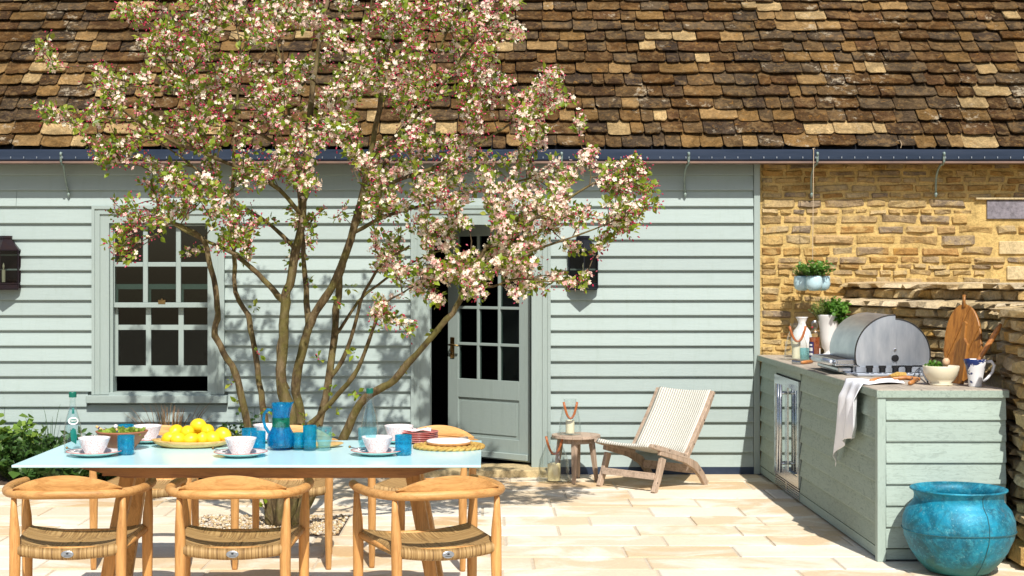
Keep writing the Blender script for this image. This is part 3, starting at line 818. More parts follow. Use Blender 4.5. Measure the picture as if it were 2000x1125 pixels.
def turn(s_):
    t_ = tang(s_); a_ = math.atan2(t_[0], t_[1]); y_ = at(s_)[1]
    de = drs.uniform(-.06, .14) if a_ < -.22 else (drs.uniform(.02, .15) if y_ < 8.3 else drs.uniform(.25, .5))
    return -PI/2 - a_, de
def course(off, z, h, name, meshes, ws, depth, hid=None, sc_=1.0):
    global nd
    s_ = 0
    while s_ < SMAX:
        y_ = at(s_)[1]; a0_, de = turn(s_); w = drs.choice(ws)*drs.uniform(.85, 1.15)*sc_*(1.7 if (y_ > 10.1 or y_ < 8.3) else 1.0)
        st = min(w*math.cos(de), SMAX-s_); w = st/math.cos(de); m_ = s_+st/2
        if w > .03 and not (hid and hid(at(m_)[1], z+h)):
            a0_, _ = turn(m_); p_ = offp(m_, off + depth*.42 + drs.uniform(-.010, .012))
            link(name, drs.choice(meshes), gw, loc=(p_[0], min(p_[1], W+.02), z+h/2+drs.uniform(-.004,.004)), rot=(0, drs.uniform(-.06,.06), a0_+de), scl=(w*(1.04 if depth > .2 else 1)-.002, depth, h*drs.uniform(.98,1.08)-.002)); nd += 1
        s_ += st
def tier(off, za, zb, hs, ws, hid=None):
    z = za
    while z < zb - .02:
        h = min(drs.choice(hs)*drs.uniform(.9, 1.1), zb-z)
        if zb - z - h < .03: h = zb - z
        course(off, z, h, 'stone', dm, ws, .13, hid, 1.3 if z < .4 else 1); z += h
HID = lambda y, z: y > 8.75 and z < .90
tier(0, .13, 1.30, [.05,.06,.07,.085], [.08,.10,.13,.16], HID)
course(-.03, 0, .13, 'stone', dm, [.2,.26], .16, lambda y, z: y > 8.75)
tier(.20, 1.35, 1.435, [.085], [.08,.11,.14])
course(-.012, 1.298, .058, 'coping_stone', cm, [.08,.11,.14], .36)
course(.185, 1.43, .05, 'coping_stone', cm, [.09,.12,.15], .50)
print('drystones', nd)

# ================================================================== OUTDOOR KITCHEN COUNTER
CF, CXL, CXR, CH = 8.08, 2.105, 2.775, .92
ctr = thing('kitchen_counter', 'pale sage boarded outdoor kitchen counter with weathered worktop', 'counter', ((CXL+CXR)/2, 10, 0))
obj('carcass', MB().box((CXL+.03, CF+.03, 0), (CXR-.01, W-.04, .875)), M['plinth'], ctr)
wt = MB()
for i, (a, b) in enumerate(((CXL-.02, 2.32), (2.324, 2.55), (2.554, CXR+.012))):
    wt.box((a, CF-.022, .879), (b, W-.04, CH), ch=.003)
obj('worktop', wt, M['worktop'], ctr)
obj('fascia', MB().box((CXL-.0225, CF-.0255, .8785), (CXR+.013, CF-.0225, .916)).box((CXL-.0235, CF-.02, .8785), (CXL-.0205, W-.042, .916)), M['cboardy'], ctr)
obj('corner_post', MB().box((CXL-.017, CF-.017, .0), (CXL+.028, CF+.03, .878), ch=.002), M['cpost'], ctr)
cz = [.073, .118+.07, .303, .418, .533, .648, .763, .872]
cz = [.074] + [.074 + (.872-.074)*i/7 for i in range(1, 8)]
for i in range(7):
    board(CXL+.030, CXR, cz[i], cz[i+1]-.006, ctr, M['cboardx'], y=CF, out=.018, name='board')
obj('kickboard', MB().box((CXL+.03, CF-.006, .012), (CXR, CF+.02, .066)).box((CXL+.0, CF+.032, .012), (CXL+.02, W-.045, .066)), M['cboardx'], ctr)
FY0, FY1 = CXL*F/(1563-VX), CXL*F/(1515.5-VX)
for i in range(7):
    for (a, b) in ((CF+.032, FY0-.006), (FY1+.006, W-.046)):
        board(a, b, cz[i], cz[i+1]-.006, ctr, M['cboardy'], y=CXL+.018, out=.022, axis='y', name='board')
    if cz[i] > .80: pass
obj('board', MB().box((CXL+.0, FY0-.004, .826), (CXL+.02, FY1+.004, .872)), M['cboardy'], ctr)
# fridge
fg = thing('drinks_fridge', 'slim stainless steel glass doored drinks fridge set into the counter side', 'fridge', (CXL, (FY0+FY1)/2, 0))
mid = (FY0+FY1)/2
t = NT('tinted fridge glass'); M['fridgeglass'] = t.fin((.02,.025,.022), .03, 0, .9); 
M['fridgeglass'].node_tree.nodes['Principled BSDF'].inputs['Coat Weight'].default_value = 1
M['mirror'] = simple('mirror tinted steel', (.50,.56,.52), (.46,.52,.48), 3, .06, 1.0)
for (a, b) in ((FY0+.002, mid-.002), (mid+.002, FY1-.002)):
    m = MB(); x0, x1 = CXL-.012, CXL+.018
    m.box((x0,a,.10),(x1,a+.04,.815)).box((x0,b-.04,.10),(x1,b,.815)).box((x0,a+.04,.10),(x1,b-.04,.17)).box((x0,a+.04,.75),(x1,b-.04,.815))
    dd = obj('door', m, M['steel'], fg)
    obj('pane', MB().box((x0+.006,a+.04,.17),(x0+.012,b-.04,.75)), M['mirror'], dd)
    hy_ = mid - .045 if a < mid-.1 else mid + .045
    h = MB().tube([(x0-.045,hy_,.16),(x0-.045,hy_,.77)], .011, 10)
    for zz in (.22,.71): h.tube([(x0-.045,hy_,zz),(x0+.001,hy_,zz)], .008, 8)
    obj('handle', h, M['steel'], dd, smooth=True)
m = MB()
for i in range(5): m.box((CXL-.008,FY0+.004,.018+i*.016),(CXL+.012,mid-.02,.026+i*.016)).box((CXL-.008,mid+.02,.018+i*.016),(CXL+.012,FY1-.004,.026+i*.016))
m.box((CXL-.010,mid-.02,.016),(CXL+.012,mid+.02,.092))
obj('vent_grille', m, M['steel'], fg)
obj('cabinet', MB().box((CXL+.0195, FY0, .012), (CXL+.0285, FY1, .818)), M['black'], fg)

# ================================================================== WALL LANTERNS
def lantern(px, ytop, metal, label, zoff=0):
    L0 = Vector((wx(px), W-.028, wz(566)))
    g = thing('wall_lantern', label, 'wall lantern', L0)
    hw, sd, ft = .108, .05, .15
    plan = [(-hw, 0), (hw, 0), (hw, -sd), (0, -ft), (-hw, -sd)]
    I = Matrix.Identity(4)
    m = MB(); m.prism([(x*1.0, y) for x, y in plan], .012, I)                      # bottom
    for z in (.012, .048, .303):
        pl = plan[1:] + plan[:1]
        pts = [Vector((x, y, z)) for x, y in plan]
        for a, b in ((1,2),(2,3),(3,4),(4,0)): m.tube([pts[a], pts[b]], .006, 4)
    m.box((-hw, -.004, .012), (hw, 0, .31))
    for (x, y) in plan[1:] + plan[:1]: m.tube([(x, y, .01), (x, y, .31)], .006 if abs(x) > .01 else .005, 4)
    for a, b in ((1,2),(2,3),(3,4),(4,0)):
        p, q = plan[a], plan[b]; m.add([(p[0],p[1],.012),(q[0],q[1],.012),(q[0],q[1],.046),(p[0],p[1],.046)], [(0,1,2,3)])
    obj('cage', m, metal, g, wc=False)
    r = MB(); n = 5; top = [(-.044, 0), (.044, 0), (.044, -.025), (0, -.06), (-.044, -.025)]
    ov = [(x*1.03, y*1.03 if y < 0 else 0) for x, y in plan]
    r.add([(x, y, .308) for x, y in ov] + [(x, y, .392) for x, y in top], [(i, (i+1)%5, 5+(i+1)%5, 5+i) for i in range(5)] + [(5,6,7,8,9)])
    r.prism([(x*1.15, y*1.12) for x, y in top], .022, Matrix.Translation((0,0,.393)))
    obj('roof', r, metal, g, wc=False)
    for a, b in ((1,2),(2,3),(3,4),(4,0)):
        p, q = plan[a], plan[b]; k = .985
        obj('pane', MB().add([(p[0]*k,p[1]*k,.05),(q[0]*k,q[1]*k,.05),(q[0]*k,q[1]*k,.302),(p[0]*k,p[1]*k,.302)], [(0,1,2,3)]), M['lampglass'], g, wc=False)
    c = MB().lathe([(0,.06),(.014,.06),(.014,.155),(0,.155)], 10, (0,-.06,0)).lathe([(.0,.155),(.005,.16),(.009,.18),(.004,.2),(0,.21)], 8, (0,-.06,0))
    cc = obj('candle', c, M['candle2'], g, wc=False)
    return g
lantern(1138, 463, M['darkmetal'], 'black metal wall lantern with a pointed front, right of the door')
lantern(14, 458, M['copmetal'], 'brown metal wall lantern holding a cream candle, left of the sash window')

# ================================================================== HANGING PLANTER
def leaf_tv(wd=.5, fold=.25):
    return [(0,0,0),(wd*.8,.3,fold*.3),(wd,.55,fold*.5),(0,1,0),(-wd,.55,fold*.5),(-wd*.8,.3,fold*.3)], [(0,1,2,3),(0,3,4,5)]
def leaves(name, pts, dirs, size, mat, parent, wd=.45, rng=RNG, jitter=.5):
    pts = np.array(pts); N = len(pts); y = np.array(dirs, float) + rng.normal(size=(N,3))*jitter
    y /= np.linalg.norm(y, axis=1, keepdims=True)
    up = rng.normal(size=(N,3))*.6 + np.array([0,-.5,1.0]); x = np.cross(y, up); x /= np.linalg.norm(x, axis=1, keepdims=True); z = np.cross(x, y)
    s = (rng.uniform(.6, 1.25, N)*size)[:, None, None]
    R = np.stack([x, y, z], axis=2)*s
    tv, tf = leaf_tv(wd)
    return inst_mesh(name, tv, tf, R, pts, mat, parent)
def tuft(name, parent, c, r, h, n, size, mat, up=1.0, wd=.45, flat=1, stems=True):
    """stems fanning from c, clothed with leaves"""
    pts = []; dirs = []; sm_ = MB()
    for i in range(n):
        a = RNG.uniform(0, 2*PI); rr = r*math.sqrt(RNG.uniform()); hh = h*RNG.uniform(.5, 1.05)*(1-.35*rr/r)
        tip = Vector((c[0]+rr*math.cos(a), c[1]+rr*math.sin(a)*flat, c[2]+hh)); b = Vector((c[0]+rr*.25*math.cos(a), c[1]+rr*.25*math.sin(a)*flat, c[2]))
        k = 7
        for j in range(2, k+1):
            u = j/k; p = b.lerp(tip, u) + Vector((0,0,.06*h*math.sin(u*PI)))
            for q in range(2):
                pts.append(p); an = RNG.uniform(0, 2*PI); dirs.append((math.cos(an), math.sin(an), .5*up))
        if stems: sm_.tube([b, b.lerp(tip,.5)+Vector((0,0,.05*h)), tip], [.0018,.0014,.0008], 3, cap=False)
    lv = leaves(name, pts, dirs, size, mat, parent, wd)
    if stems: obj('stems', sm_, M['stem'], parent, kind='stuff')
    return lv
PC = P(1587, 552, 11.37)
hp = thing('hanging_planter', 'pale blue lobed planter of herbs hanging on twine from the gutter', 'planter', PC)
for k, (dx, dy) in enumerate(((-.072, .03), (.0, -.05), (.074, .02))):
    m = MB().lathe([(0,-.062),(.03,-.06),(.055,-.045),(.064,-.01),(.062,.035),(.058,.05),(.054,.048),(.056,0),(0,-.01)], 20, PC+Vector((dx,dy,0)))
    obj('pot', m, M['planter'], hp, smooth=True)
obj('soil', MB().lathe([(0,.03),(.055,.03),(.055,.02),(0,.02)], 14, PC+Vector((-.072,.03,0))).lathe([(0,.03),(.055,.03),(.055,.02),(0,.02)], 14, PC+Vector((0,-.05,0))).lathe([(0,.03),(.055,.03),(.055,.02),(0,.02)], 14, PC+Vector((.074,.02,0))), M['soil'], hp)
tuft('herb_leaves', hp, PC+Vector((.01,-.04,.03)), .15, .15, 60, .026, M['herb'], wd=.36)
tuft('herb_leaves', hp, PC+Vector((-.08,.03,.03)), .07, .11, 45, .012, M['thyme'], wd=.3)
hk = Vector((PC.x+.012, GY-.014, ztop-.005))
tm = MB().tube([hk+Vector((0,.03,.012)), hk, PC+Vector((0,0,.16))], .0026, 5).tube([hk+Vector((0,.03,.012)), hk+Vector((.012,.03,.016)), hk+Vector((.02,.04,.006))], .003, 5)
for dx, dy in ((-.1,.04),(0,-.08),(.1,.03)): tm.tube([PC+Vector((0,0,.16)), PC+Vector((dx,dy,.05))], .002, 4)
obj('twine', tm, M['twine'], hp)
tl = MB(); q = P(1760, 289, GY-.01); tl.tube([q+Vector((0,.012,-.0)), q+Vector((.008,.01,.03)), q+Vector((-.0,.02,.055)), q+Vector((-.012,.05,.06))], .0022, 5)
tag(obj('twine', tl, M['twine']), 'loose end of pale twine curling over the gutter', 'twine')

# ================================================================== THINGS ON THE COUNTER
def hurricane(base, h, rb, rn, label, candle_r, candle_h, cmat, strap, group='glass hurricane lanterns', tilt=1):
    g = thing('hurricane_lantern', label, 'lantern', base, 0, group)
    prof = [(0,.004),(rb*.96,.004),(rb*1.05,.02),(rb,h*.18),(rb*.9,h*.45),(rn*1.25,h*.70),(rn,h*.80),(rn*.97,h*.98),(rn*1.03,h),(rn*.94,h),(rn*.9,h*.8),(rn*1.15,h*.7),(rb*.85,h*.45),(rb*.95,h*.18),(rb*.98,.024),(0,.010)]
    obj('glass', MB().lathe(prof, 28, (0,0,0)), M['clear'], g, smooth=True, wc=False)
    obj('candle', MB().lathe([(0,.011),(candle_r,.011),(candle_r,candle_h),(candle_r*.85,candle_h+.002),(candle_r*.8,candle_h-.004),(0,candle_h-.006)], 18, (0,0,0)), cmat, g, smooth=False, wc=False)
    obj('wick', MB().tube([(0,0,candle_h-.006),(.001,0,candle_h+.008)], .0014, 5), M['black'], g, wc=False)
    s = MB(); pts = []
    for i in range(15):
        u = i/14*2-1; pts.append((u*strap[0], -rn*1.02-.008*(1-u*u)-.004, h*.93 - strap[1]*(1-abs(u)**2.2)))
    s.tube(pts, .010, 6, flat=.25, up=(0,-1,0))
    obj('strap', s, M['leather'], g, smooth=True, wc=False)
    return g
ZC = CH
def onc(px, py): return onz(px, py, ZC)
hurricane(onc(1555, 703), .265, .085, .045, 'glass hurricane lantern with leather strap on the kitchen counter', .031, .135, M['candle2'], (.058, .11))
b = onc(1574, 698.5); m = MB().lathe([(0,0),(.045,0),(.06,.03),(.078,.09),(.080,.14),(.06,.20),(.032,.235),(.026,.262),(.042,.296),(.046,.302),(.038,.300),(.022,.262),(0,.25)], 28, (0,0,0))
o = obj('vase', m, M['whitematte'], smooth=True); o.location = b + Vector((-.03,.0,0)); tag(o, 'white narrow necked ceramic vase behind the hurricane lantern on the counter', 'vase')
def tumbler(base, r, h, mat, label, taper=.9, group=None, ribs=0, liquid=None, cat='glass'):
    base = Vector(base); m = MB(); n = 32 if ribs else 22
    prof = [(0,.003),(r*taper*.9,.0015),(r*taper,.006),(r*.97,h*.5),(r,h*.97),(r*.985,h),(r*.93,h),(r*.91,h*.5),(r*taper*.86,.014),(0,.012)]
    m.lathe(prof, n)
    if ribs:
        m.v = [((x*(1+.035*(k % 2)), y*(1+.035*(k % 2)), z) if .02 < z < h*.85 else (x, y, z)) for k, (x, y, z) in enumerate(m.v)]
    o = obj('tumbler', m, mat, smooth=not ribs, auto=None); o.location = base; tag(o, label, cat, group)
    return o
tumbler(onc(1572, 705), .037, .093, M['paleblue'], 'pale turquoise glass beside the hurricane lantern on the counter')
# swing-top bottle
b = onc(1591, 706); bt = thing('drink_bottle', 'swing top glass bottle of orange drink standing on the counter', 'bottle', b)
sq = lambda r, n=4: r
m = MB().lathe([(0,.002),(.036,.002),(.040,.012),(.040,.175),(.036,.20),(.020,.222),(.013,.24),(.012,.262),(.015,.27),(.012,.272),(.009,.24),(.015,.222),(.033,.198),(.037,.17),(.037,.012),(0,.008)], 20)
obj('glass', m, M['bottleglass'], bt, smooth=True, wc=False)
obj('drink', MB().lathe([(0,.010),(.0365,.012),(.0365,.172),(0,.172)], 20), M['juice'], bt, wc=False)
m = MB().tube([(-.018,0,.235),(-.018,0,.28),(0,0,.292),(.018,0,.28),(.018,0,.235)], .0022, 6).lathe([(0,.272),(.014,.272),(.014,.284),(0,.29)], 12)
obj('swing_stopper', m, M['steel'], bt, wc=False, smooth=True)
m = MB()
def wrap(m, r, a0, a1, z0, z1, n=8):
    for i in range(n):
        p, q = a0+(a1-a0)*i/n, a0+(a1-a0)*(i+1)/n
        m.add([(r*math.cos(p), r*math.sin(p), z0), (r*math.cos(q), r*math.sin(q), z0), (r*math.cos(q), r*math.sin(q), z1), (r*math.cos(p), r*math.sin(p), z1)], [(0,1,2,3)])
wrap(m, .0408, -PI*.98, -PI*.62, .03, .14)
lb = obj('label', m, M['navy'], bt, wc=False)
m = MB(); wrap(m, .0412, -PI*.93, -PI*.68, .045, .062); wrap(m, .0412, -PI*.93, -PI*.68, .075, .10); wrap(m, .0412, -PI*.90, -PI*.70, .112, .125)
obj('print', m, M['labelpaper'], lb, wc=False)
m = MB(); wrap(m, .0408, -PI*.28, -PI*.05, .02, .10); obj('label', m, M['labelpaper'], bt, wc=False)
m = MB(); wrap(m, .0412, -PI*.28, -PI*.05, .095, .10); obj('red_band', m, M['red'], bt, wc=False)
obj('seal', MB().lathe([(0,.0),(.006,.001),(.006,.004),(0,.005)], 10, M=Matrix.Translation((-.02,-.012,.243))@Matrix.Rotation(PI/2,4,'X')), M['red'], bt, wc=False)
# urn pot with herbs
b = onc(1621, 698); up = thing('urn_planter', 'white flared urn planted with thyme and bushy herbs on the counter', 'planter', b + Vector((0,.02,0)))
b = Vector(up.location)
m = MB().lathe([(0,0),(.062,0),(.066,.012),(.050,.022),(.036,.035),(.040,.055),(.056,.075),(.064,.14),(.072,.22),(.084,.28),(.096,.312),(.096,.318),(.088,.316),(.076,.27),(.07,.26),(0,.255)], 28)
obj('pot', m, M['whitematte'], up, smooth=True, wc=False)
tuft('thyme_leaves', up, b+Vector((-.06,0,.27)), .10, .19, 90, .012, M['thyme'], wd=.28)
tuft('herb_leaves', up, b+Vector((.045,-.02,.26)), .11, .19, 55, .034, M['herb'], wd=.5)
tuft('trailing_leaves', up, b+Vector((.075,-.05,.24)), .07, .08, 22, .028, M['herb'], wd=.5)
# brick-like pebble stack beside the urn
# ---- barbecue
B = onz(1748, 733, ZC); BX, BY = B.x, B.y; BR, BL = .243, .69; zc = ZC + .125
bq = thing('barbecue', 'stainless steel barbecue with a rounded drum hood and black knobs', 'barbecue', (BX, BY+BL/2, ZC))
m = MB(); m.box((BX-.30, BY-.02, ZC+.001), (BX+.26, BY+BL+.02, ZC+.018), ch=.004); m.box((BX-.25, BY+.012, ZC+.0185), (BX+.245, BY+BL-.01, ZC+.06))
obj('base', m, M['steel'], bq)
def disc(r, a0, a1, y, t, cx=BX, cz_=zc, n=32, low=None):
    pts = [(cx + r*math.cos(a0+(a1-a0)*i/n), cz_ + r*math.sin(a0+(a1-a0)*i/n)) for i in range(n+1)]
    m = MB(); pts = pts + (low or [])
    k = len(pts)
    for yy in (y, y+t):
        for p in pts: m.v.append((p[0], yy, p[1]))
    m.face(tuple(range(k))[::-1]); m.face(tuple(k+i for i in range(k)))
    for i in range(k): m.face((i, (i+1)%k, k+(i+1)%k, k+i))
    return m
lowp = [(BX-BR*.9, ZC+.02), (BX+BR*.9, ZC+.02)]
for yy in (BY+.012, BY+BL-.02):
    obj('end_panel', disc(BR*.90, -.30, PI+.30, yy, .008, low=[(BX-BR*.84, ZC+.02), (BX+BR*.84, ZC+.02)]), M['steelhood'], bq)
hood = MB(); n = 26; a0, a1 = PI*.497, PI+.25
for i in range(n+1):
    a = a0+(a1-a0)*i/n
    for (rr, yy) in ((BR, BY), (BR, BY+BL), (BR-.006, BY+BL), (BR-.006, BY)): hood.v.append((BX+rr*math.cos(a), yy, zc+rr*math.sin(a)))
for i in range(n):
    for k in range(4): hood.face((i*4+k, i*4+(k+1)%4, (i+1)*4+(k+1)%4, (i+1)*4+k))
hd = obj('hood', hood, M['steelhood'], bq, auto=30)
for yy in (BY-.001, BY+BL-.004): obj('hood_side', disc(BR-.004, PI*.497, PI+.25, yy, .005, low=[(BX-.19, ZC+.035), (BX+.006, ZC+.05)]), M['steelhood'], hd)
rim = MB(); rim.tube([(BX+(BR+.001)*math.cos(a0+(a1-a0)*i/30), BY, zc+(BR+.001)*math.sin(a0+(a1-a0)*i/30)) for i in range(31)], .0045, 6)
obj('rim', rim, M['iron'], hd, smooth=True)
rim = MB(); rim.tube([(BX+(BR*.9)*math.cos(-.3+(PI*.5+.3)*i/30), BY+.011, zc+(BR*.9)*math.sin(-.3+(PI*.5+.3)*i/30)) for i in range(31)], .004, 6)
obj('rim', rim, M['iron'], bq, smooth=True)
Mc = Matrix.Translation((BX, BY-.002, zc-.02)) @ Matrix.Rotation(PI/2, 4, 'X')
obj('vent_hole', MB().lathe([(0,.001),(.020,.001),(.022,.0),(.022,.006),(.019,.008),(0,.0085)], 20, M=Mc), M['black'], bq)
obj('screw', MB().lathe([(0,.006),(.008,.006),(.009,0)], 12, M=Matrix.Translation((BX-.0, BY-.002, zc+.03)) @ Matrix.Rotation(PI/2, 4, 'X')), M['steel'], bq)
for px in (1697, 1722, 1747.5, 1773):
    kx = (px-VX)*(BY-.05)/F; kn = MB()
    Mk = Matrix.Translation((kx, BY-.065, ZC+.0175))
    obj('knob', kn.lathe([(0,.034),(.019,.034),(.020,.006),(0,.006)], 14, M=Mk).box((-.022,-.006,.030),(.022,.006,.046),Mk), M['black'], bq)
    obj('knob_plate', MB().lathe([(0,.005),(.026,.003),(.027,.0),(0,0)], 16, M=Mk), M['steel'], bq)
M['satin'] = simple('satin steel', (.42,.45,.50), (.34,.37,.42), 6, .5, .7)
obj('control_shelf', MB().box((BX-.26, BY-.12, ZC+.0005), (BX+.26, BY-.021, ZC+.0165), ch=.004).box((BX-.24, BY-.0205, ZC+.019), (BX+.24, BY-.012, ZC+.052)), M['satin'], bq)
tr = MB(); x0 = BX-.36
tr.box((x0, BY+.02, ZC+.055), (BX-.20, BY+BL-.02, ZC+.064)).box((x0, BY+.02, ZC+.064), (x0+.012, BY+BL-.02, ZC+.095)).box((x0+.012, BY+.02, ZC+.064), (BX-.20, BY+.03, ZC+.095)).box((x0+.012, BY+BL-.03, ZC+.064), (BX-.20, BY+BL-.02, ZC+.095))
obj('tray', tr, M['steel'], bq, bevel=.003, seg=1)
g_ = MB()
for i in range(26): g_.tube([(x0+.014, BY+.045+i*.0235, ZC+.088), (BX+.16, BY+.045+i*.0235, ZC+.088)], .003, 4)
obj('grill_bars', g_, M['iron'], bq, kind='stuff')
obj('drip_tray', MB().box((BX-.335, BY+.05, ZC+.0185), (BX-.25, BY+BL-.05, ZC+.045), ch=.006), M['steel'], bq)
obj('handle', MB().tube([(x0-.03, BY+.0, ZC+.078), (x0-.03, BY+.5, ZC+.078)], .018, 14).tube([(x0-.03, BY+.05, ZC+.078), (x0+.005, BY+.05, ZC+.078)], .009, 8).tube([(x0-.03, BY+.45, ZC+.078), (x0+.005, BY+.45, ZC+.078)], .009, 8), M['steelhood'], bq, smooth=True)
# small scraper by the bottle
m = MB(); a = onc(1565, 712) + Vector((0,0,.014)); b2 = onc(1586, 710) + Vector((0,0,.014))
m.tube([a, a.lerp(b2,.5), b2], [.010,.013,.011], 10); o = obj('scraper', m, M['handlewood'], smooth=True)
tag(o, 'small metal ferruled scraper with wooden handle near the orange drink bottle', 'scraper')
s0 = onc(1549, 711) + Vector((0,0,.015))
obj('ferrule', MB().tube([s0, a], [.016,.012], 10), M['steel'], o, wc=False)
# towel
tv = MB(); NU, NV = 26, 50
tlen = .27
for j in range(NV+1):
    v = j/NV
    for i in range(NU+1):
        uu = i/NU                                   # 0 near corner, 1 far corner
        drop = .30 + .22*uu**1.3 - .04*math.sin(uu*PI)
        s_ = v*(tlen + drop)
        if s_ < tlen:
            k = 1-s_/tlen; x = CXL - .028 + (tlen - s_); z = CH + .006 + .010*abs(math.sin(uu*8+s_*14))
            y = 8.36 + .38*uu + .05*k*math.sin(2+uu*3) + .06*k
        else:
            dn = s_ - tlen; k = min(1, dn/.5)
            yn = 8.36 + .02*k + .55*max(0, k-.45)**1.2; yf = 8.74 + .22*k
            y = yn + (yf-yn)*uu
            x = CXL - .034 - .020*(1+math.sin(uu*15 + 1.2 + dn*3))*min(1, dn/.08)
            z = CH - .004 - dn
            if dn < .02: x += .008*(1-dn/.02); z += .008*(1-dn/.02)
        tv.v.append((x, y, z))
for j in range(NV):
    for i in range(NU):
        a = j*(NU+1)+i; tv.face((a, a+1, a+NU+2, a+NU+1))
o = obj('tea_towel', tv, M['linen'], smooth=True); md = o.modifiers.new('thick', 'SOLIDIFY'); md.thickness = .002
tag(o, 'crumpled white linen towel hanging over the counter edge', 'towel')
# utensils
def utensil(name, pts, rr, label, cat, extra=None, group=None):
    m = MB().tube(pts, rr, 10); o = obj(name, m, M['handlewood'], smooth=True); tag(o, label, cat, group)
    if extra: extra(o)
    return o
z1_ = Vector((0,0,.013))
def blade1(o):
    obj('bristle_head', MB().tube([onc(1738,739)+z1_, onc(1752,737)+z1_, onc(1768,736.5)+z1_], [.010,.020,.016], 8), M['straw'], o, wc=False)
utensil('basting_brush', [onc(1701,748)+z1_, onc(1712,745.5)+z1_, onc(1738,740.5)+z1_], [.010,.013,.009], 'wooden handled basting brush lying beside the linen towel', 'brush', blade1)
def blade2(o):
    obj('prong', MB().tube([onc(1780,746)+z1_, onc(1790,736)+Vector((0,0,.04)), onc(1797,733)+Vector((0,0,.05))], .003, 6).tube([onc(1797,733)+Vector((0,0,.05)), onc(1808,746)+Vector((0,0,.02)), onc(1812,750)+Vector((0,0,.012))], .0055, 6), M['black'], o, wc=False)
utensil('tongs', [onc(1777,753)+z1_, onc(1783,750)+z1_, onc(1792,745)+z1_], [.011,.013,.010], 'short wooden handled black tongs lying against the cream mortar', 'tongs', blade2)
utensil('spatula', [onc(1744,744)+z1_, onc(1770,742)+z1_, onc(1795,745)+z1_], [.009,.014,.010], 'dark wooden spatula lying between the brush and the mortar', 'spatula', None)
# mortar and pestle
b = onc(1838, 752); mt = thing('mortar', 'cream stoneware mortar filled with green herb leaves', 'mortar', b)
obj('bowl', MB().lathe([(0,0),(.062,0),(.066,.008),(.058,.014),(.078,.035),(.094,.065),(.100,.104),(.098,.108),(.090,.106),(.084,.07),(.06,.035),(0,.025)], 32), M['cream'], mt, smooth=True, wc=False)
tuft('herb_leaves', mt, b+Vector((-.035,0,.075)), .05, .06, 26, .02, M['herb'], stems=False)
o = obj('pestle', MB().tube([(b.x+.0,b.y-.03,b.z+.03),(b.x+.005,b.y-.055,b.z+.10),(b.x+.006,b.y-.06,b.z+.115)], [.017,.013,.014], 12).lathe([(0,-.022),(.014,-.018),(.021,-.004),(.020,.010),(.011,.021),(0,.023)], 14, (b.x+.008,b.y-.065,b.z+.132)), wood('pale beech', (.66,.44,.27), (.56,.35,.2), 'z'), smooth=True)
tag(o, 'pale wooden pestle with a round knob leaning in the cream mortar', 'pestle')
# oval board leaning on the wall
def pltx(o_, ax, ay):     # plane with origin o_, x axis ax, y axis ay
    ax = Vector(ax).normalized(); ay = Vector(ay); ay = (ay - ax*ay.dot(ax)).normalized(); az = ax.cross(ay)
    return Matrix(((ax.x, ay.x, az.x, o_[0]), (ax.y, ay.y, az.y, o_[1]), (ax.z, ay.z, az.z, o_[2]), (0,0,0,1)))
bc = Vector((2.735, 8.66, CH))
Mb = pltx(bc, (.62, -.78, 0.1), (.13, .12, 1.0))
pts = [(.128*math.cos(a)*(1.0 if math.sin(a) < 0 else .95), .225+.225*math.sin(a)) for a in np.linspace(0, 2*PI, 48, endpoint=False)]
bd = thing('oval_serving_board', 'large oval wooden board leaning on the garden wall behind the mortar', 'board', bc)
def clip(pl_, nx_, ny_, c_):
    out_ = []
    for q_ in range(len(pl_)):
        p_, r_ = pl_[q_], pl_[(q_+1) % len(pl_)]; dp, dr = p_[0]*nx_+p_[1]*ny_-c_, r_[0]*nx_+r_[1]*ny_-c_
        if dp >= 0: out_.append(p_)
        if (dp >= 0) != (dr >= 0): k_ = dp/(dp-dr); out_.append((p_[0]+(r_[0]-p_[0])*k_, p_[1]+(r_[1]-p_[1])*k_))
    return out_
an_ = math.radians(62); nx_, ny_ = -math.sin(an_), math.cos(an_); c0_ = .225*ny_
for lo_, hi_ in ((-.3, -.062), (-.058, .050), (.054, .3)):
    q = clip(clip(pts, nx_, ny_, c0_+lo_), -nx_, -ny_, -(c0_+hi_))
    obj('plank', MB().prism(q, .018, Mb), M['oak'], bd, bevel=.002, seg=1)
obj('handle', MB().tube([Mb@Vector((0,.43,.009)), Mb@Vector((0,.475,.009)), Mb@Vector((.0,.505,.009))], [.022,.014,.016], 10, flat=.6), M['oak'], bd, smooth=True)
# small paddle board in front
bc2 = Vector((2.655, 8.50, CH)); Mb2 = pltx(bc2, (.30, -.95, 0), (.15, .06, 1.0))
out = [(-.055,0),(.055,0),(.055,.225),(.03,.245),(.018,.26),(.014,.33),(.018,.345),(.0,.355),(-.018,.345),(-.014,.33),(-.018,.26),(-.03,.245),(-.055,.225)]
o = obj('paddle_board', MB().prism(out, .016, Mb2), M['oak'], bevel=.003); tag(o, 'narrow handled wooden paddle board propped against the big oval board', 'board')
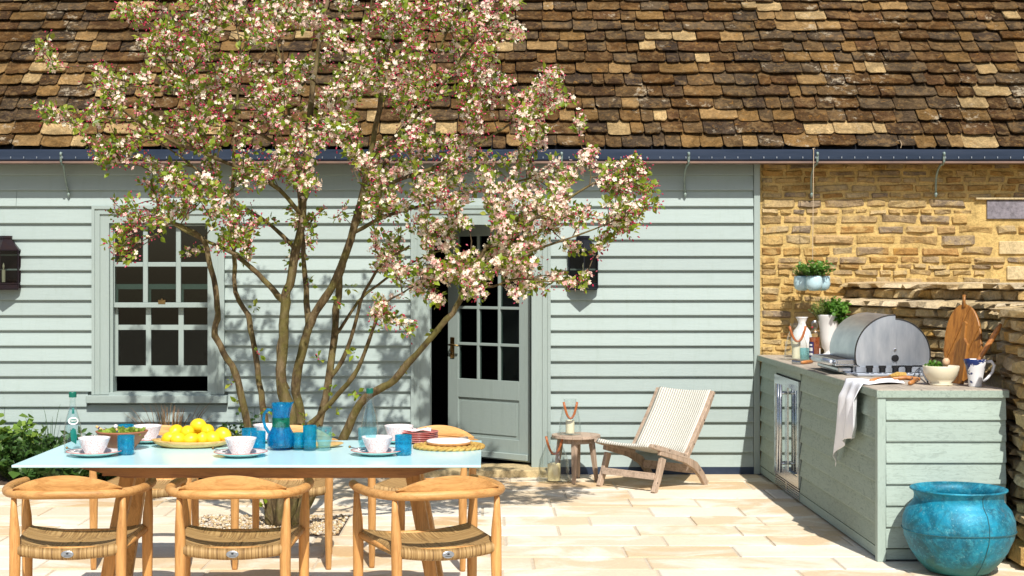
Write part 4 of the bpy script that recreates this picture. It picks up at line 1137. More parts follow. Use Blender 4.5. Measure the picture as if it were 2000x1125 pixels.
# jug with handle and rolling pin
b = onc(1905, 755.5); jg = thing('pottery_jug', 'white pottery jug splashed with dark navy blue glaze', 'jug', b)
t = NT('splashed glaze'); c = t.coord('object'); nz = t.noise(c, 11, 4, .55, .6)
sp = t.N('ShaderNodeSeparateXYZ'); t.L(c, sp.inputs[0])
k = t.N('ShaderNodeMath', operation='MULTIPLY_ADD'); t.L(sp.outputs[0], k.inputs[0]); k.inputs[1].default_value = -2.2; t.L(nz, k.inputs[2])
k2 = t.N('ShaderNodeMath', operation='MULTIPLY_ADD'); t.L(sp.outputs[2], k2.inputs[0]); k2.inputs[1].default_value = 1.6; t.L(k.outputs[0], k2.inputs[2])
M['splash'] = t.fin(t.ramp(k2.outputs[0], [(.63, (.78,.78,.80)), (.66, (.01,.025,.12))]), .2)
obj('body', MB().lathe([(0,0),(.034,0),(.036,.006),(.040,.05),(.052,.11),(.062,.148),(.060,.152),(.055,.148),(.045,.11),(0,.10)], 28), M['splash'], jg, smooth=True, wc=False)
obj('handle', MB().tube([(.055,-.0,.135),(.085,-.01,.14),(.100,-.012,.118),(.090,-.01,.08),(.062,-.004,.045),(.042,0,.03)], [.009,.009,.009,.008,.008,.007], 8), M['splash'], jg, smooth=True, wc=False)
o = obj('rolling_pin', MB().tube([b+Vector((-.02,.01,.03)), b+Vector((.02,.0,.15)), b+Vector((.12,.0,.31)), b+Vector((.14,.0,.345))], [.012,.014,.016,.009], 10), M['handlewood'], smooth=True)
tag(o, 'slender wooden rolling pin standing in the navy splashed jug', 'rolling pin')

# ================================================================== COPPER POT
b = Vector(((1872-VX)*7.79/F, 7.79, 0)); cp = thing('patina_pot', 'big round turquoise patinated copper pot in front of the counter', 'pot', b)
H_ = .43
prof = [(0,.0),(.12,.0),(.16,.012),(.205,.06),(.245,.12),(.275,.19),(.283,.235),(.279,.28),(.262,.325),(.240,.350),(.226,.368),(.221,.392),(.224,.412),(.236,.424),(.240,H_),(.232,H_+.004),(.213,.41),(.212,.385),(.22,.355),(.25,.32),(.268,.24),(.24,.12),(.19,.06),(0,.03)]
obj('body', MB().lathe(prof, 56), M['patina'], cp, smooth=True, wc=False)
sm_ = MB(); sm_.tube([(.2845*math.cos(a), .2845*math.sin(a), .225+.003*math.sin(3*a)) for a in np.linspace(0, 2*PI, 49)], .0028, 5)
a_ = -PI/2+.25
pp = [(r*math.cos(a_)*1.004, r*math.sin(a_)*1.004, z) for r, z in prof[2:14]]
sm_.tube(pp, .0026, 5)
obj('seam', sm_, M['patinaseam'], cp, wc=False)
obj('rim', MB().tube([(.239*math.cos(a), .239*math.sin(a), H_) for a in np.linspace(0, 2*PI, 49)], .006, 6), M['patina'], cp, smooth=True, wc=False)

# ================================================================== LOUNGE CHAIR
A0 = Vector((1.177, 10.62, 0)); ld = Vector((.697, .717, 0)); lwv = Vector((-.717, .697, 0))
lc = thing('lounge_chair', 'low weathered teak lounge chair with white woven seat by the wall', 'lounge chair', A0)
LWD = .50
def LP(t_, w_, z_): return A0 + ld*t_ + lwv*w_ + Vector((0,0,z_))
def beam(m, pts, hh, tt, w_):
    """flat board following pts (t,z) with half height hh and thickness tt, at width position w_"""
    n = len(pts); P0 = []
    for i, (t_, z_) in enumerate(pts):
        a = pts[max(i-1,0)]; b = pts[min(i+1,n-1)]; dx, dz = b[0]-a[0], b[1]-a[1]; l = math.hypot(dx, dz); nx_, nz_ = -dz/l, dx/l
        h = hh[i] if hasattr(hh, '__len__') else hh
        P0.append([(t_+nx_*h, z_+nz_*h), (t_-nx_*h, z_-nz_*h)])
    o = len(m.v)
    for (p, q) in P0:
        for w2 in (w_-tt/2, w_+tt/2):
            m.v.append(tuple(LP(p[0], w2, p[1]))); m.v.append(tuple(LP(q[0], w2, q[1])))
    for i in range(n-1):
        a = o+i*4; b = a+4
        for (p, q) in ((0,1),(1,3),(3,2),(2,0)): m.face((a+p, a+q, b+q, b+p))
    m.face((o, o+2, o+3, o+1)); e = o+(n-1)*4; m.face((e, e+1, e+3, e+2))
for w_ in (0, LWD):
    m = MB(); beam(m, [(-.0,0),(.05,.10),(.10,.235)], [.020,.022,.026], .032, w_); obj('leg', m, M['grey_teak'], lc, bevel=.003, seg=1)
    m = MB(); beam(m, [(.615,0),(.56,.075),(.48,.15),(.36,.205),(.20,.245),(.06,.275)], [.022,.026,.030,.026,.020,.014], .0315, w_); obj('leg', m, M['grey_teak'], lc, bevel=.003, seg=1)
    m = MB(); beam(m, [(-.035,.335),(.0,.325),(.15,.285),(.34,.235),(.40,.215)], [.013,.017,.018,.016,.012], .036, w_); obj('seat_rail', m, M['grey_teakx'], lc, bevel=.003, seg=1)
    m = MB(); beam(m, [(.365,.205),(.50,.38),(.625,.55),(.705,.675)], [.018,.019,.018,.014], .034, w_); obj('back_rail', m, M['grey_teak'], lc, bevel=.003, seg=1)
    if w_ == 0:
        for (t_, z_) in ((.0,.327),(.16,.285),(.33,.24),(.02,.07),(.52,.115),(.45,.31),(.575,.475),(.69,.645)):
            Mq = Matrix.Translation(LP(t_, -.0185, z_)) @ (-lwv).to_track_quat('Z', 'Y').to_matrix().to_4x4()
            obj('screw', MB().lathe([(0,.001),(.005,.0008),(.005,0)], 8, M=Mq), M['iron'], lc)
m = MB(); beam(m, [(.022,.09),(.024,.135)], .012, LWD-.034, LWD/2); obj('stretcher', m, M['grey_teakx'], lc)
m = MB(); beam(m, [(.50,.09),(.503,.15)], .012, LWD-.034, LWD/2); obj('stretcher', m, M['grey_teakx'], lc)
def sling(pts, sag, name):
    m = MB(); nu = 14
    L_ = [0]
    for i in range(1, len(pts)): L_.append(L_[-1] + math.hypot(pts[i][0]-pts[i-1][0], pts[i][1]-pts[i-1][1]))
    for i, (t_, z_) in enumerate(pts):
        a = pts[max(i-1,0)]; b = pts[min(i+1,len(pts)-1)]; dx, dz = b[0]-a[0], b[1]-a[1]; l = math.hypot(dx, dz); nx_, nz_ = -dz/l, dx/l
        for k in range(nu+1):
            u = k/nu; s_ = -sag*math.sin(u*PI)*(1 if 0 < i < len(pts)-1 else .75)
            m.v.append(tuple(LP(t_+nx_*s_, .014+(LWD-.028)*u, z_+nz_*s_)))
    for i in range(len(pts)-1):
        for k in range(nu):
            a = i*(nu+1)+k
            m.face((a, a+1, a+nu+2, a+nu+1), ((k/nu*LWD, L_[i]), ((k+1)/nu*LWD, L_[i]), ((k+1)/nu*LWD, L_[i+1]), (k/nu*LWD, L_[i+1])))
    o = obj(name, m, M['sling'], lc, smooth=True); s2 = o.modifiers.new('thick', 'SOLIDIFY'); s2.thickness = .010; s2.offset = 0
sling([(-.05,.325),(-.03,.347),(.02,.338),(.10,.315),(.18,.293),(.27,.27),(.36,.25),(.39,.243)], .018, 'seat')
sling([(.37,.245),(.42,.30),(.47,.365),(.53,.445),(.59,.525),(.64,.60),(.685,.672),(.70,.685)], .022, 'backrest')

# ================================================================== SIDE TABLE, FLOOR LANTERNS
b = Vector((.667, 11.25, 0)); st = thing('side_table', 'small round weathered teak table between door and lounge chair', 'side table', b)
for i in range(5):
    x0_, x1_ = -.182+.0728*i+.0008, -.182+.0728*(i+1)-.0008
    q = []
    for a in np.linspace(0, 2*PI, 48, endpoint=False):
        x, y = .182*math.cos(a), .182*math.sin(a); cx_ = min(max(x, x0_), x1_)
        if cx_ != x: y = math.copysign(math.sqrt(max(0, .182**2-cx_**2)), y)
        if not q or abs(q[-1][0]-cx_)+abs(q[-1][1]-y) > 1e-5: q.append((cx_, y))
    obj('slat', MB().prism(q, .020, Matrix.Translation((0,0,.326))), M['grey_teakx'], st, wc=False)
obj('apron', MB().lathe([(.105,.285),(.125,.285),(.125,.325),(.105,.325)], 20), M['grey_teak'], st, wc=False)
for a in (PI*1.45, PI*1.95, PI*.95, PI*.45):
    c_, s_ = math.cos(a), math.sin(a)
    obj('leg', MB().tube([(.115*c_,.115*s_,.325),(.12*c_,.12*s_,.27),(.155*c_,.155*s_,0)], [.022,.024,.015], 4), M['grey_teak'], st, wc=False)
hurricane(b + Vector((-.045,-.02,.347)), .265, .082, .048, 'glass hurricane lantern with leather strap standing on the side table', .033, .105, M['candle2'], (.050, .12))
q = onz(1082, 941, 0)
hurricane(q, .37, .118, .055, 'large hurricane lantern with orange leather strap on the paving', .048, .135, M['candle'], (.062, .13))

# ================================================================== DINING TABLE
TZ = .75
TX0, TX1, TY0, TY1 = -1.953, -.023, 6.21, 7.146
dt = thing('dining_table', 'outdoor dining table with pale aqua top and teak frame', 'dining table', ((TX0+TX1)/2, (TY0+TY1)/2, 0))
obj('tabletop', MB().box((TX0, TY0, TZ-.011), (TX1, TY1, TZ), ch=.002), M['aqua'], dt)
m = MB()
for y0_ in (TY0+.055, TY1-.08):
    Mx = Matrix(((1,0,0,0),(0,0,-1,y0_+.025),(0,1,0,0),(0,0,0,1)))
    m.prism([(-1.72,TZ-.0125),(-.15,TZ-.0125),(-.33,TZ-.06),(-1.50,TZ-.06)][::-1], .025, Mx)
obj('apron', m, M['teakrail'], dt)
obj('cross_rail', MB().box((-1.60,TY0+.081,TZ-.055),(-1.51,TY1-.081,TZ-.0125)), M['teakrail'], dt)
obj('cross_rail', MB().box((-.37,TY0+.081,TZ-.055),(-.28,TY1-.081,TZ-.0125)), M['teakrail'], dt)
for (tx, fx) in ((-1.545, -1.69), (-.335, -.20)):
    for (ty, fy) in ((6.59, 6.565), (6.80, 7.02)):
        m = MB(); m.tube([(tx,ty,TZ-.0135),(tx+(fx-tx)*.5,ty+(fy-ty)*.5,TZ*.5),(fx,fy,0)], [.046,.042,.034], 4, up=(1,1,0))
        obj('leg', m, M['teak'], dt, bevel=.008, seg=3)
# ================================================================== CHAIRS
def make_chair(label, group, loc, rz):
    c = thing('dining_chair', label, 'chair', loc, rz, group)
    RH = .648
    plan = [(-.268,.265),(-.281,.17),(-.284,.06),(-.274,-.06),(-.243,-.165),(-.185,-.235),(-.10,-.272),(0,-.283)]
    plan = plan + [(-x, y) for x, y in plan[-2::-1]]
    n = len(plan)
    pts = []; rr = []
    for i, (x, y) in enumerate(plan):
        u = abs(i-(n-1)/2)/((n-1)/2); pts.append((x, y, RH + .012*(1-u) - .004*u)); rr.append(.0205 if u < .9 else .0185)
    # rounded ends
    def ext(p0, p1, k): d = (Vector(p0)-Vector(p1)).normalized(); return tuple(Vector(p0)+d*k)
    pts = [ext(pts[0], pts[1], .012)] + pts + [ext(pts[-1], pts[-2], .012)]; rr = [.010] + rr + [.010]
    # smooth the rail
    def cr(P_, r_, k=3):
        out = []; ro = []
        V = [Vector(p) for p in P_]
        for i in range(len(V)-1):
            p0, p1, p2, p3 = V[max(i-1,0)], V[i], V[i+1], V[min(i+2,len(V)-1)]
            for j in range(k):
                t_ = j/k; out.append(.5*((2*p1)+(-p0+p2)*t_+(2*p0-5*p1+4*p2-p3)*t_*t_+(-p0+3*p1-3*p2+p3)*t_**3)); ro.append(r_[i]+(r_[i+1]-r_[i])*t_)
        out.append(V[-1]); ro.append(r_[-1]); return out, ro
    Pn, Rn = cr(pts, rr)
    m = MB().tube(Pn, Rn, 12, flat=.92); obj('arm_rail', m, M['teakx'], c, smooth=True, wc=False)
    # crest
    m = MB(); nx = 24
    for i in range(nx+1):
        x = -.215 + .43*i/nx; y = -.283 + .045*(x/.185)**2 * (1 if abs(x) < .3 else 1)
        u = abs(x)/.215; h = .054*(1-u**2.2) + .004; z0_ = RH+.030 - .004*u
        t_ = .011
        for (dy, dz) in ((-t_, 0), (-t_-.006, h*.55), (-t_*.6-.010, h), (t_*.2-.010, h), (t_-.004, h*.5), (t_, 0)):
            m.v.append((x, y+dy+.004, z0_+dz))
    for i in range(nx):
        for k in range(6):
            a = i*6+k; b_ = i*6+(k+1)%6; m.face((a, b_, b_+6, a+6))
    m.face(tuple(range(6))[::-1]); m.face(tuple(nx*6+k for k in range(6)))
    obj('backrest', m, M['teakx'], c, auto=50, wc=False)
    pg = MB()
    for x in (-.10, 0, .10): pg.tube([(x, -.279+.045*(x/.185)**2, RH+.02), (x, -.279+.045*(x/.185)**2, RH+.04)], .006, 6)
    obj('pegs', pg, M['teak'], c, wc=False)
    for sx in (-1, 1):
        m = MB().tube([(sx*.262,.225,RH-.012),(sx*.262,.225,RH-.06),(sx*.257,.228,.50),(sx*.254,.23,.40),(sx*.254,.23,.18),(sx*.254,.232,.012),(sx*.254,.232,0)], [.011,.014,.022,.0235,.021,.0155,.014], 12)
        obj('leg', m, M['teak'], c, smooth=True, wc=False)
        m = MB().tube([(sx*.215,-.205,RH-.008),(sx*.215,-.208,RH-.06),(sx*.211,-.212,.50),(sx*.209,-.214,.40),(sx*.210,-.225,.18),(sx*.212,-.235,.012),(sx*.212,-.235,0)], [.011,.014,.021,.0225,.020,.0155,.014], 12)
        obj('leg', m, M['teak'], c, smooth=True, wc=False)
    # side rails under the cord
    obj('seat_frame', MB().tube([(-.21,-.205,.425),(.21,-.205,.425)], .014, 8).tube([(-.25,.225,.425),(.25,.225,.425)], .014, 8).tube([(-.21,-.205,.43),(-.25,.225,.435)], .013, 8).tube([(.21,-.205,.43),(.25,.225,.435)], .013, 8), M['teak'], c, smooth=True, wc=False)
    # woven seat
    m = MB(); NX, NY = 28, 24
    def sp_(xn, yn):
        hw = .212 + .030*(yn*.5+.5); x = xn*hw; y = yn*.228 + .008
        mx = max(abs(xn), abs(yn))
        z = .456 - .022*(1-xn*xn)*(.6+.4*abs(yn)) - .020*(1-mx**3) + .004*(abs(abs(xn)-abs(yn)) < .04)
        return x, y, z
    ring = [1 - .0]
    for j in range(NY+1):
        for i in range(NX+1):
            xn, yn = -1+2*i/NX, -1+2*j/NY; x, y, z = sp_(xn, yn); m.v.append((x, y, z))
    def sq_(i, j):
        xn, yn = -1+2*(i)/NX, -1+2*(j)/NY; return xn, yn
    for j in range(NY):
        for i in range(NX):
            xc, yc = -1+2*(i+.5)/NX, -1+2*(j+.5)/NY; a = j*(NX+1)+i; ids = (a, a+1, a+NX+2, a+NX+1)
            if abs(xc) > abs(yc): uv = [(m.v[q][1], m.v[q][0]) for q in ids]
            else: uv = [(m.v[q][0]+3, m.v[q][1]) for q in ids]
            m.face(ids, uv)
    # wrapped edges
    def edge(ids, ax):
        o_ = len(m.v); prof_ = [(.010, -.012), (.011, -.036), (-.004, -.048), (-.03, -.044)]
        for q in ids:
            v = m.v[q]
            for (o2, dz) in prof_:
                if ax == 'y': m.v.append((v[0], v[1]+math.copysign(o2, v[1]) if o2 > 0 else v[1]-math.copysign(-o2, v[1]), v[2]+dz))
                else: m.v.append((v[0]+math.copysign(o2, v[0]) if o2 > 0 else v[0]-math.copysign(-o2, v[0]), v[1], v[2]+dz))
        k = len(prof_)
        for s_ in range(len(ids)-1):
            chain0 = [ids[s_]] + [o_+s_*k+t_ for t_ in range(k)]; chain1 = [ids[s_+1]] + [o_+(s_+1)*k+t_ for t_ in range(k)]
            for t_ in range(k):
                f = (chain0[t_], chain1[t_], chain1[t_+1], chain0[t_+1])
                ci = 0 if ax == 'y' else 1
                m.face(f, [(m.v[q][ci]+(3 if ax == 'y' else 0), m.v[q][2]) for q in f])
    w_ = NX+1
    edge([i for i in range(w_)], 'y'); edge([NY*w_+i for i in range(w_)], 'y'); edge([j*w_ for j in range(NY+1)], 'x'); edge([j*w_+NX for j in range(NY+1)], 'x')
    m.add([(-.2,-.2,.415),(.2,-.2,.415),(.23,.22,.418),(-.23,.22,.418)], [(0,1,2,3)])
    st_ = obj('seat', m, M['cordseat'], c, smooth=True, wc=False)
    Mq = Matrix.Translation((0, -.232, .412)) @ Matrix.Rotation(PI/2, 4, 'X') @ Matrix.Diagonal((1.7, 1, 1, 1))
    obj('badge', MB().lathe([(0,.003),(.0125,.003),(.0145,.0015),(.0145,-.003)], 20, M=Mq), M['nail'], st_, wc=False)
    b2_ = MB().lathe([(0,.0036),(.0035,.0036),(.0035,.003)], 8, M=Mq@Matrix.Translation((0,.003,0))); b2_.box((-.008,-.007,.003),(.008,-.005,.0036),Mq)
    obj('emblem', b2_, M['black'], st_, wc=False)
    return c
ch = make_chair('teak armchair at the table end nearest the water bottle with green label, seen from behind', 'teak chairs with woven cord seats', (-1.70, 6.285, 0), math.radians(5))
dup(ch, (-1.03, 6.285, 0), math.radians(3), 'middle teak armchair on the near side of the table, seen from behind')
dup(ch, (-.228, 6.265, 0), math.radians(19), 'angled teak armchair on the near side below the cake, seen from behind')
dup(ch, (-1.80, 8.08, 0), math.radians(180), 'teak armchair on the far side behind the platter of lemons', (.96,.96,.955))
dup(ch, (-1.065, 8.08, 0), math.radians(180), 'teak armchair on the far side behind the blue jug', (.96,.96,.955))
dup(ch, (-.315, 8.08, 0), math.radians(168), 'teak armchair on the far side behind the stack of coral plates', (.96,.96,.955))

# ================================================================== THINGS ON THE TABLE
def on(px, py): return onz(px, py, TZ+.0005)
def water_bottle(base, h, label, group):
    g = thing('water_bottle', label, 'bottle', base, 0, group)
    k = h/.25
    pr = [(0,.002),(.034,.002),(.038,.008),(.038,.05),(.0385,.085),(.034,.125),(.025,.16),(.0165,.19),(.0135,.21),(.0125,.238),(.0145,.242),(.0145,.25)]
    inn = [(r-.0025, z) for r, z in pr[2:]][::-1]
    obj('glass', MB().lathe([(r, z*k) for r, z in pr+inn]+[(0,.012)], 28), M['bottleglass'], g, smooth=True, wc=False)
    obj('water', MB().lathe([(0,.012*k)]+[((r-.003), max(.012, z)*k) for r, z in pr[2:8]]+[(0,.19*k)], 24), M['water'], g, smooth=True, wc=False)
    obj('cap', MB().lathe([(.0146,.236*k),(.0165,.236*k),(.0165,.256*k),(.0145,.259*k),(0,.259*k)], 20), M['greencap'], g, wc=False)
    return g, k
def curved(mb, r, zc_, a_c):
    """bend flat (x, z) geometry round a bottle of radius r at angle a_c"""
    v = []
    for (x, y, z) in mb:
        a = a_c + x/r; v.append((r*math.cos(a), r*math.sin(a), zc_+z))
    return v
g, k = water_bottle(on(142, 884), .258, 'clear mineral water bottle with an oval green label', 'mineral water bottles')
def rbot(z): 
    P_ = [(.0,.038),(.05,.038),(.085,.0385),(.125,.034),(.16,.025),(.19,.0165)]
    for (a, ra), (b_, rb_) in zip(P_[:-1], P_[1:]):
        if a <= z/k <= b_: return ra+(rb_-ra)*(z/k-a)/(b_-a)
    return .0165
def bottle_patch(poly, zc_, ac, off, mat, name, parent):
    m = MB(); v = []
    for (x, z) in poly:
        r = rbot(zc_+z)+off; a = ac + x/r; v.append((r*math.cos(a), r*math.sin(a), zc_+z))
    r = rbot(zc_)+off+.0006; v.append((r*math.cos(ac), r*math.sin(ac), zc_)); n = len(poly)
    m.add(v, [(i, (i+1)%n, n) for i in range(n)]); return obj(name, m, mat, parent, wc=False)
AC = -PI/2 + .35
ell = lambda a, b_, n=28: [(a*math.cos(q), b_*math.sin(q)) for q in np.linspace(0, 2*PI, n, endpoint=False)]
lb = bottle_patch(ell(.024,.0165), .142, AC, .0008, M['labelpaper'], 'label', g)
bottle_patch(ell(.017,.0085), .142, AC, .0018, M['greenlabel'], 'label_oval', lb)
def text_on(txt, size, fn, mat, name, parent, y=.0):
    cu = bpy.data.curves.new(name, 'FONT'); cu.body = txt; cu.size = size; cu.align_x = 'CENTER'; cu.align_y = 'CENTER'; cu.offset = .0003
    to = bpy.data.objects.new(name, cu); COL.objects.link(to)
    dg = bpy.context.evaluated_depsgraph_get(); me = bpy.data.meshes.new_from_object(to.evaluated_get(dg))
    bpy.data.objects.remove(to)
    for v in me.vertices: v.co = fn(v.co.x, v.co.y)
    me.materials.clear(); me.materials.append(mat); me.name = name
    return link(name, me, parent, False)
def on_bottle(x, z):
    zz = .142 + z; r = rbot(zz)+.0034; a = AC + x/r; return Vector((r*math.cos(a), r*math.sin(a), zz))
text_on('BADOIT', .0085, on_bottle, M['labelpaper'], 'lettering', lb)
bottle_patch([(-.006,-.012),(.006,-.012),(.004,.014),(-.004,.014)], .185, AC, .0005, M['greenlabel'], 'neck_mark', g)
bottle_patch([(-.010,-.030),(.012,-.045),(.016,-.01),(.010,.020),(-.002,.028),(-.014,.012)], .085, AC, .0006, M['greenlabel'], 'back_label', g)
water_bottle(on(722, 868), .25, 'clear mineral water bottle standing behind the ribbed glass', 'mineral water bottles')
def bowl(base, r, h, label, grp='lattice patterned bowls'):
    o = obj('bowl', MB().lathe([(0,.003),(r*.50,.0),(r*.55,.004),(r*.78,h*.45),(r*.97,h*.93),(r,h),(r*.965,h),(r*.74,h*.45),(r*.5,.008),(0,.007)], 32), M['bowlpat'], smooth=True)
    o.location = base; return tag(o, label, 'bowl', grp)
def plate(base, r, label, grp, h=.020, mats=None):
    o = thing('saucer', label, 'plate', base, 0, grp)
    obj('dish', MB().lathe([(0,.0),(r*.55,.0),(r*.62,.003),(r*.85,h*.62),(r,h),(r*.995,h+.0018),(r*.84,h*.62+.003),(r*.6,.006),(0,.005)], 40), mats or [M['plate']], o, smooth=True, wc=False)
    obj('rim', MB().lathe([(r*.985,h-.0006),(r*1.006,h-.0002),(r*1.006,h+.0022),(r*.975,h+.0022)], 40), M['coral'], o, smooth=True, wc=False)
    return o
M['plate2'] = NT('two tone plate').m
t = NT('plate glaze inside and out'); geo = t.N('ShaderNodeNewGeometry'); sp = t.N('ShaderNodeSeparateXYZ'); t.L(geo.outputs['Normal'], sp.inputs[0])
v_ = t.N('ShaderNodeTexVoronoi'); v_.inputs['Scale'].default_value = 75; t.L(t.coord('object'), v_.inputs['Vector'])
top_ = t.mix(t.ramp(v_.outputs['Distance'], [(.16, 1.0), (.3, 0.0)]), (.80,.78,.77), (.62,.26,.26))
M['plate2'] = t.fin(t.mix(t.ramp(sp.outputs[2], [(.0, 0.0), (.05, 1.0)]), (.52,.74,.68), top_), .2)
def spoon(base, rz, label):
    m = MB(); R_ = Matrix.Translation(base) @ Matrix.Rotation(rz, 4, 'Z')
    m.lathe([(0,-.002),(.010,0),(.013,.004),(.012,.0042),(0,0)], 12, sx=1.5, M=R_)
    m.tube([R_@Vector((.016,0,.003)), R_@Vector((.05,0,.008)), R_@Vector((.075,0,.010))], [.0018,.0018,.003], 6)
    o = obj('teaspoon', m, M['steel'], smooth=True); tag(o, label, 'spoon', 'teaspoons on saucers')
    obj('handle_bead', MB().lathe([(0,-.006),(.005,-.004),(.006,0),(.004,.005),(0,.006)], 10, R_@Vector((.080,0,.011))), M['brass'], o, smooth=True, wc=False)
sets = [(184, 893, .117, 'left end beside the labelled water bottle', True), (470, 896, .113, 'near side of the table in front of the blue jug', True), (737, 893, .116, 'front of the ribbed glass', True)]
pl = on(184, 889)
def setting(px, py, where, spn=True, r=.115):
    p = on(px, py)
    plate(p, r, 'coral rimmed patterned saucer ' + where, 'coral rimmed saucers', mats=[M['plate2']])
    bowl(p + Vector((0, .0, .0065)), .069, .073, 'small white and pink lattice bowl ' + where)
    if spn: spoon(p + Vector((-.062,-.045,.022)), 2.4, 'silver teaspoon resting ' + where)
setting(184, 890, 'by the labelled water bottle at the table end', True, .118)
setting(470, 891, 'between the lemons and the blue jug tray', True)
setting(737, 888, 'in front of the unlabelled water bottle')
setting(287, 864, 'behind the terracotta salad bowl', False)
setting(523, 862, 'behind the blue glass jug', False)
setting(779, 864, 'behind the stack of coral plates', False)
# salad bowl
b = on(238, 878); sb = thing('salad_bowl', 'terracotta salad bowl full of green leaves', 'bowl', b)
obj('bowl', MB().lathe([(0,0),(.052,0),(.055,.004),(.085,.040),(.112,.078),(.116,.084),(.110,.086),(.104,.078),(.078,.042),(.05,.012),(0,.010)], 36), M['terracotta'], sb, smooth=True, wc=False)
tuft('salad_leaves', sb, b+Vector((0,0,.045)), .09, .045, 60, .032, M['lettuce'], wd=.5, stems=False)
def server(px0, py0, px1, py1, dd, label, knob=False):
    a = P(px0, py0, dd+.0); c_ = P(px1, py1, dd-.02); m = MB()
    m.tube([a, a.lerp(c_,.5)], .006, 8); o = obj('salad_server', m, M['palewood'], smooth=True); tag(o, label, 'salad server', 'salad servers')
    obj('grip', MB().tube([a.lerp(c_,.45), c_], [.0068,.007], 8), M['navy'], o, smooth=True, wc=False)
    obj('band', MB().tube([a.lerp(c_,.15), a.lerp(c_,.22)], .0068, 8), M['navy'], o, wc=False)
    if knob: obj('knob', MB().lathe([(0,-.010),(.009,-.006),(.010,0),(.007,.008),(0,.010)], 12, a), M['whitematte'], o, smooth=True, wc=False)
server(188, 833, 218, 851, 6.78, 'banded wooden salad server poking left out of the terracotta bowl')
server(226, 833, 232, 853, 6.72, 'white knobbed salad server standing in the terracotta bowl', True)
# glasses
tumbler(on(246, 888), .0375, .084, M['blueglass'], 'solid blue tumbler in front of the terracotta salad bowl', .94)
tumbler(on(246, 866), .0365, .088, M['blueglass'], 'blue tumbler half hidden behind the terracotta salad bowl', .94)
tumbler(on(487, 866), .036, .070, M['blueglass'], 'short blue tumbler behind the others left of the jug', .94)
tumbler(on(504, 881), .034, .088, M['blueglass'], 'blue tumbler directly left of the jug handle', .94)
tumbler(on(718, 884), .043, .11, M['paleblue'], 'ribbed pale blue glass in front of the unlabelled water bottle', .72, ribs=1)
tumbler(on(788, 889), .0375, .088, M['blueglass'], 'solid blue tumbler at the left edge of the straw mat', .94)
# platters: outline lofted
def platter(name, c_, rx, ry, h, mat, label, cat, warp=0, rz=0):
    m = MB(); n = 44
    prof_ = [(0,.0),(.72,.0),(.9,h*.45),(1.0,h),(.985,h+.003),(.88,h*.55),(.70,.010),(0,.009)]
    for (r, z) in prof_:
        for k_ in range(n):
            a = 2*PI*k_/n; wv = 1+warp*(.05*math.sin(2*a+1)+.03*math.sin(3*a)); zz = z + (warp*.004*math.sin(2*a+.5) if r > .85 else 0)
            x, y = r*rx*math.cos(a)*wv, r*ry*math.sin(a)*wv; m.v.append((x*math.cos(rz)-y*math.sin(rz), x*math.sin(rz)+y*math.cos(rz), zz))
    for i in range(len(prof_)-1):
        for k_ in range(n): m.face((i*n+k_, i*n+(k_+1)%n, (i+1)*n+(k_+1)%n, (i+1)*n+k_))
    o = obj(name, m, mat, smooth=True); o.location = c_; return tag(o, label, cat)
lp = on(374, 872); platter('wooden_platter', lp, .178, .125, .030, M['palewood'], 'carved pale wooden platter piled with lemons', 'platter', .6)
lem = []
LD = [(-.095,-.045,0),(-.045,-.07,0),(.012,-.075,0),(.060,-.055,0),(.10,-.035,0),(.12,.01,.002),(.145,-.005,.014),(-.06,.0,.0),(0,.0,0),(.055,.01,0),
      (-.065,-.020,.030),(-.010,-.040,.030),(.075,-.01,.034),(.030,.0,.056)]
LBL = ['lemon at the left end of the platter, lowest row','lemon on the platter front, second from the left end','small lemon at the platter front below the topmost pair','lemon upright at the platter front centre right','large lemon at the platter front right','lemon behind the front right one, lowest layer','lemon at the far right end of the platter','lemon hidden at the back left of the platter','lemon hidden in the middle of the bottom layer','lemon hidden at the back right of the pile','lemon upper left of the pile','big round lemon at the centre of the pile','lemon in the upper right of the pile','lemon crowning the top of the pile']
def lemon_mesh(k_):
    m = MB(); rr = .0335; prof_ = []
    for i in range(15):
        a = PI*i/14; z = -math.cos(a)*rr*1.16; r = math.sin(a)*rr
        if i in (0,): z -= .006; r = 0
        if i == 1: z -= .003; r = .0075
        if i == 13: z += .002; r = .007
        if i == 14: z += .004; r = 0
        prof_.append((r, z))
    m.lathe(prof_, 22)
    for i, v in enumerate(m.v):
        n_ = mnoise.noise(Vector(v)*22+Vector((k_*5,0,0)))*.0012; V = Vector(v); m.v[i] = tuple(V*(1+n_/.03))
    return m.mesh('lemon', M['lemon'], True)
lms = [lemon_mesh(k_) for k_ in range(3)]
lr = random.Random(4)
for i, (x, y, z) in enumerate(LD):
    o = bpy.data.objects.new('lemon', lms[i%3]); COL.objects.link(o); s_ = lr.uniform(.92, 1.06) * (.88 if i in (2,3) else 1)
    o.location = lp + Vector((x, y, .039+z)); o.scale = (s_, s_, s_); o.rotation_euler = (lr.uniform(1.1, 2.0), lr.uniform(-.4,.4), lr.uniform(0, 6.28))
    if i == 3: o.rotation_euler = (.2, .1, 0)
    tag(o, LBL[i], 'lemon', 'lemons on the platter')
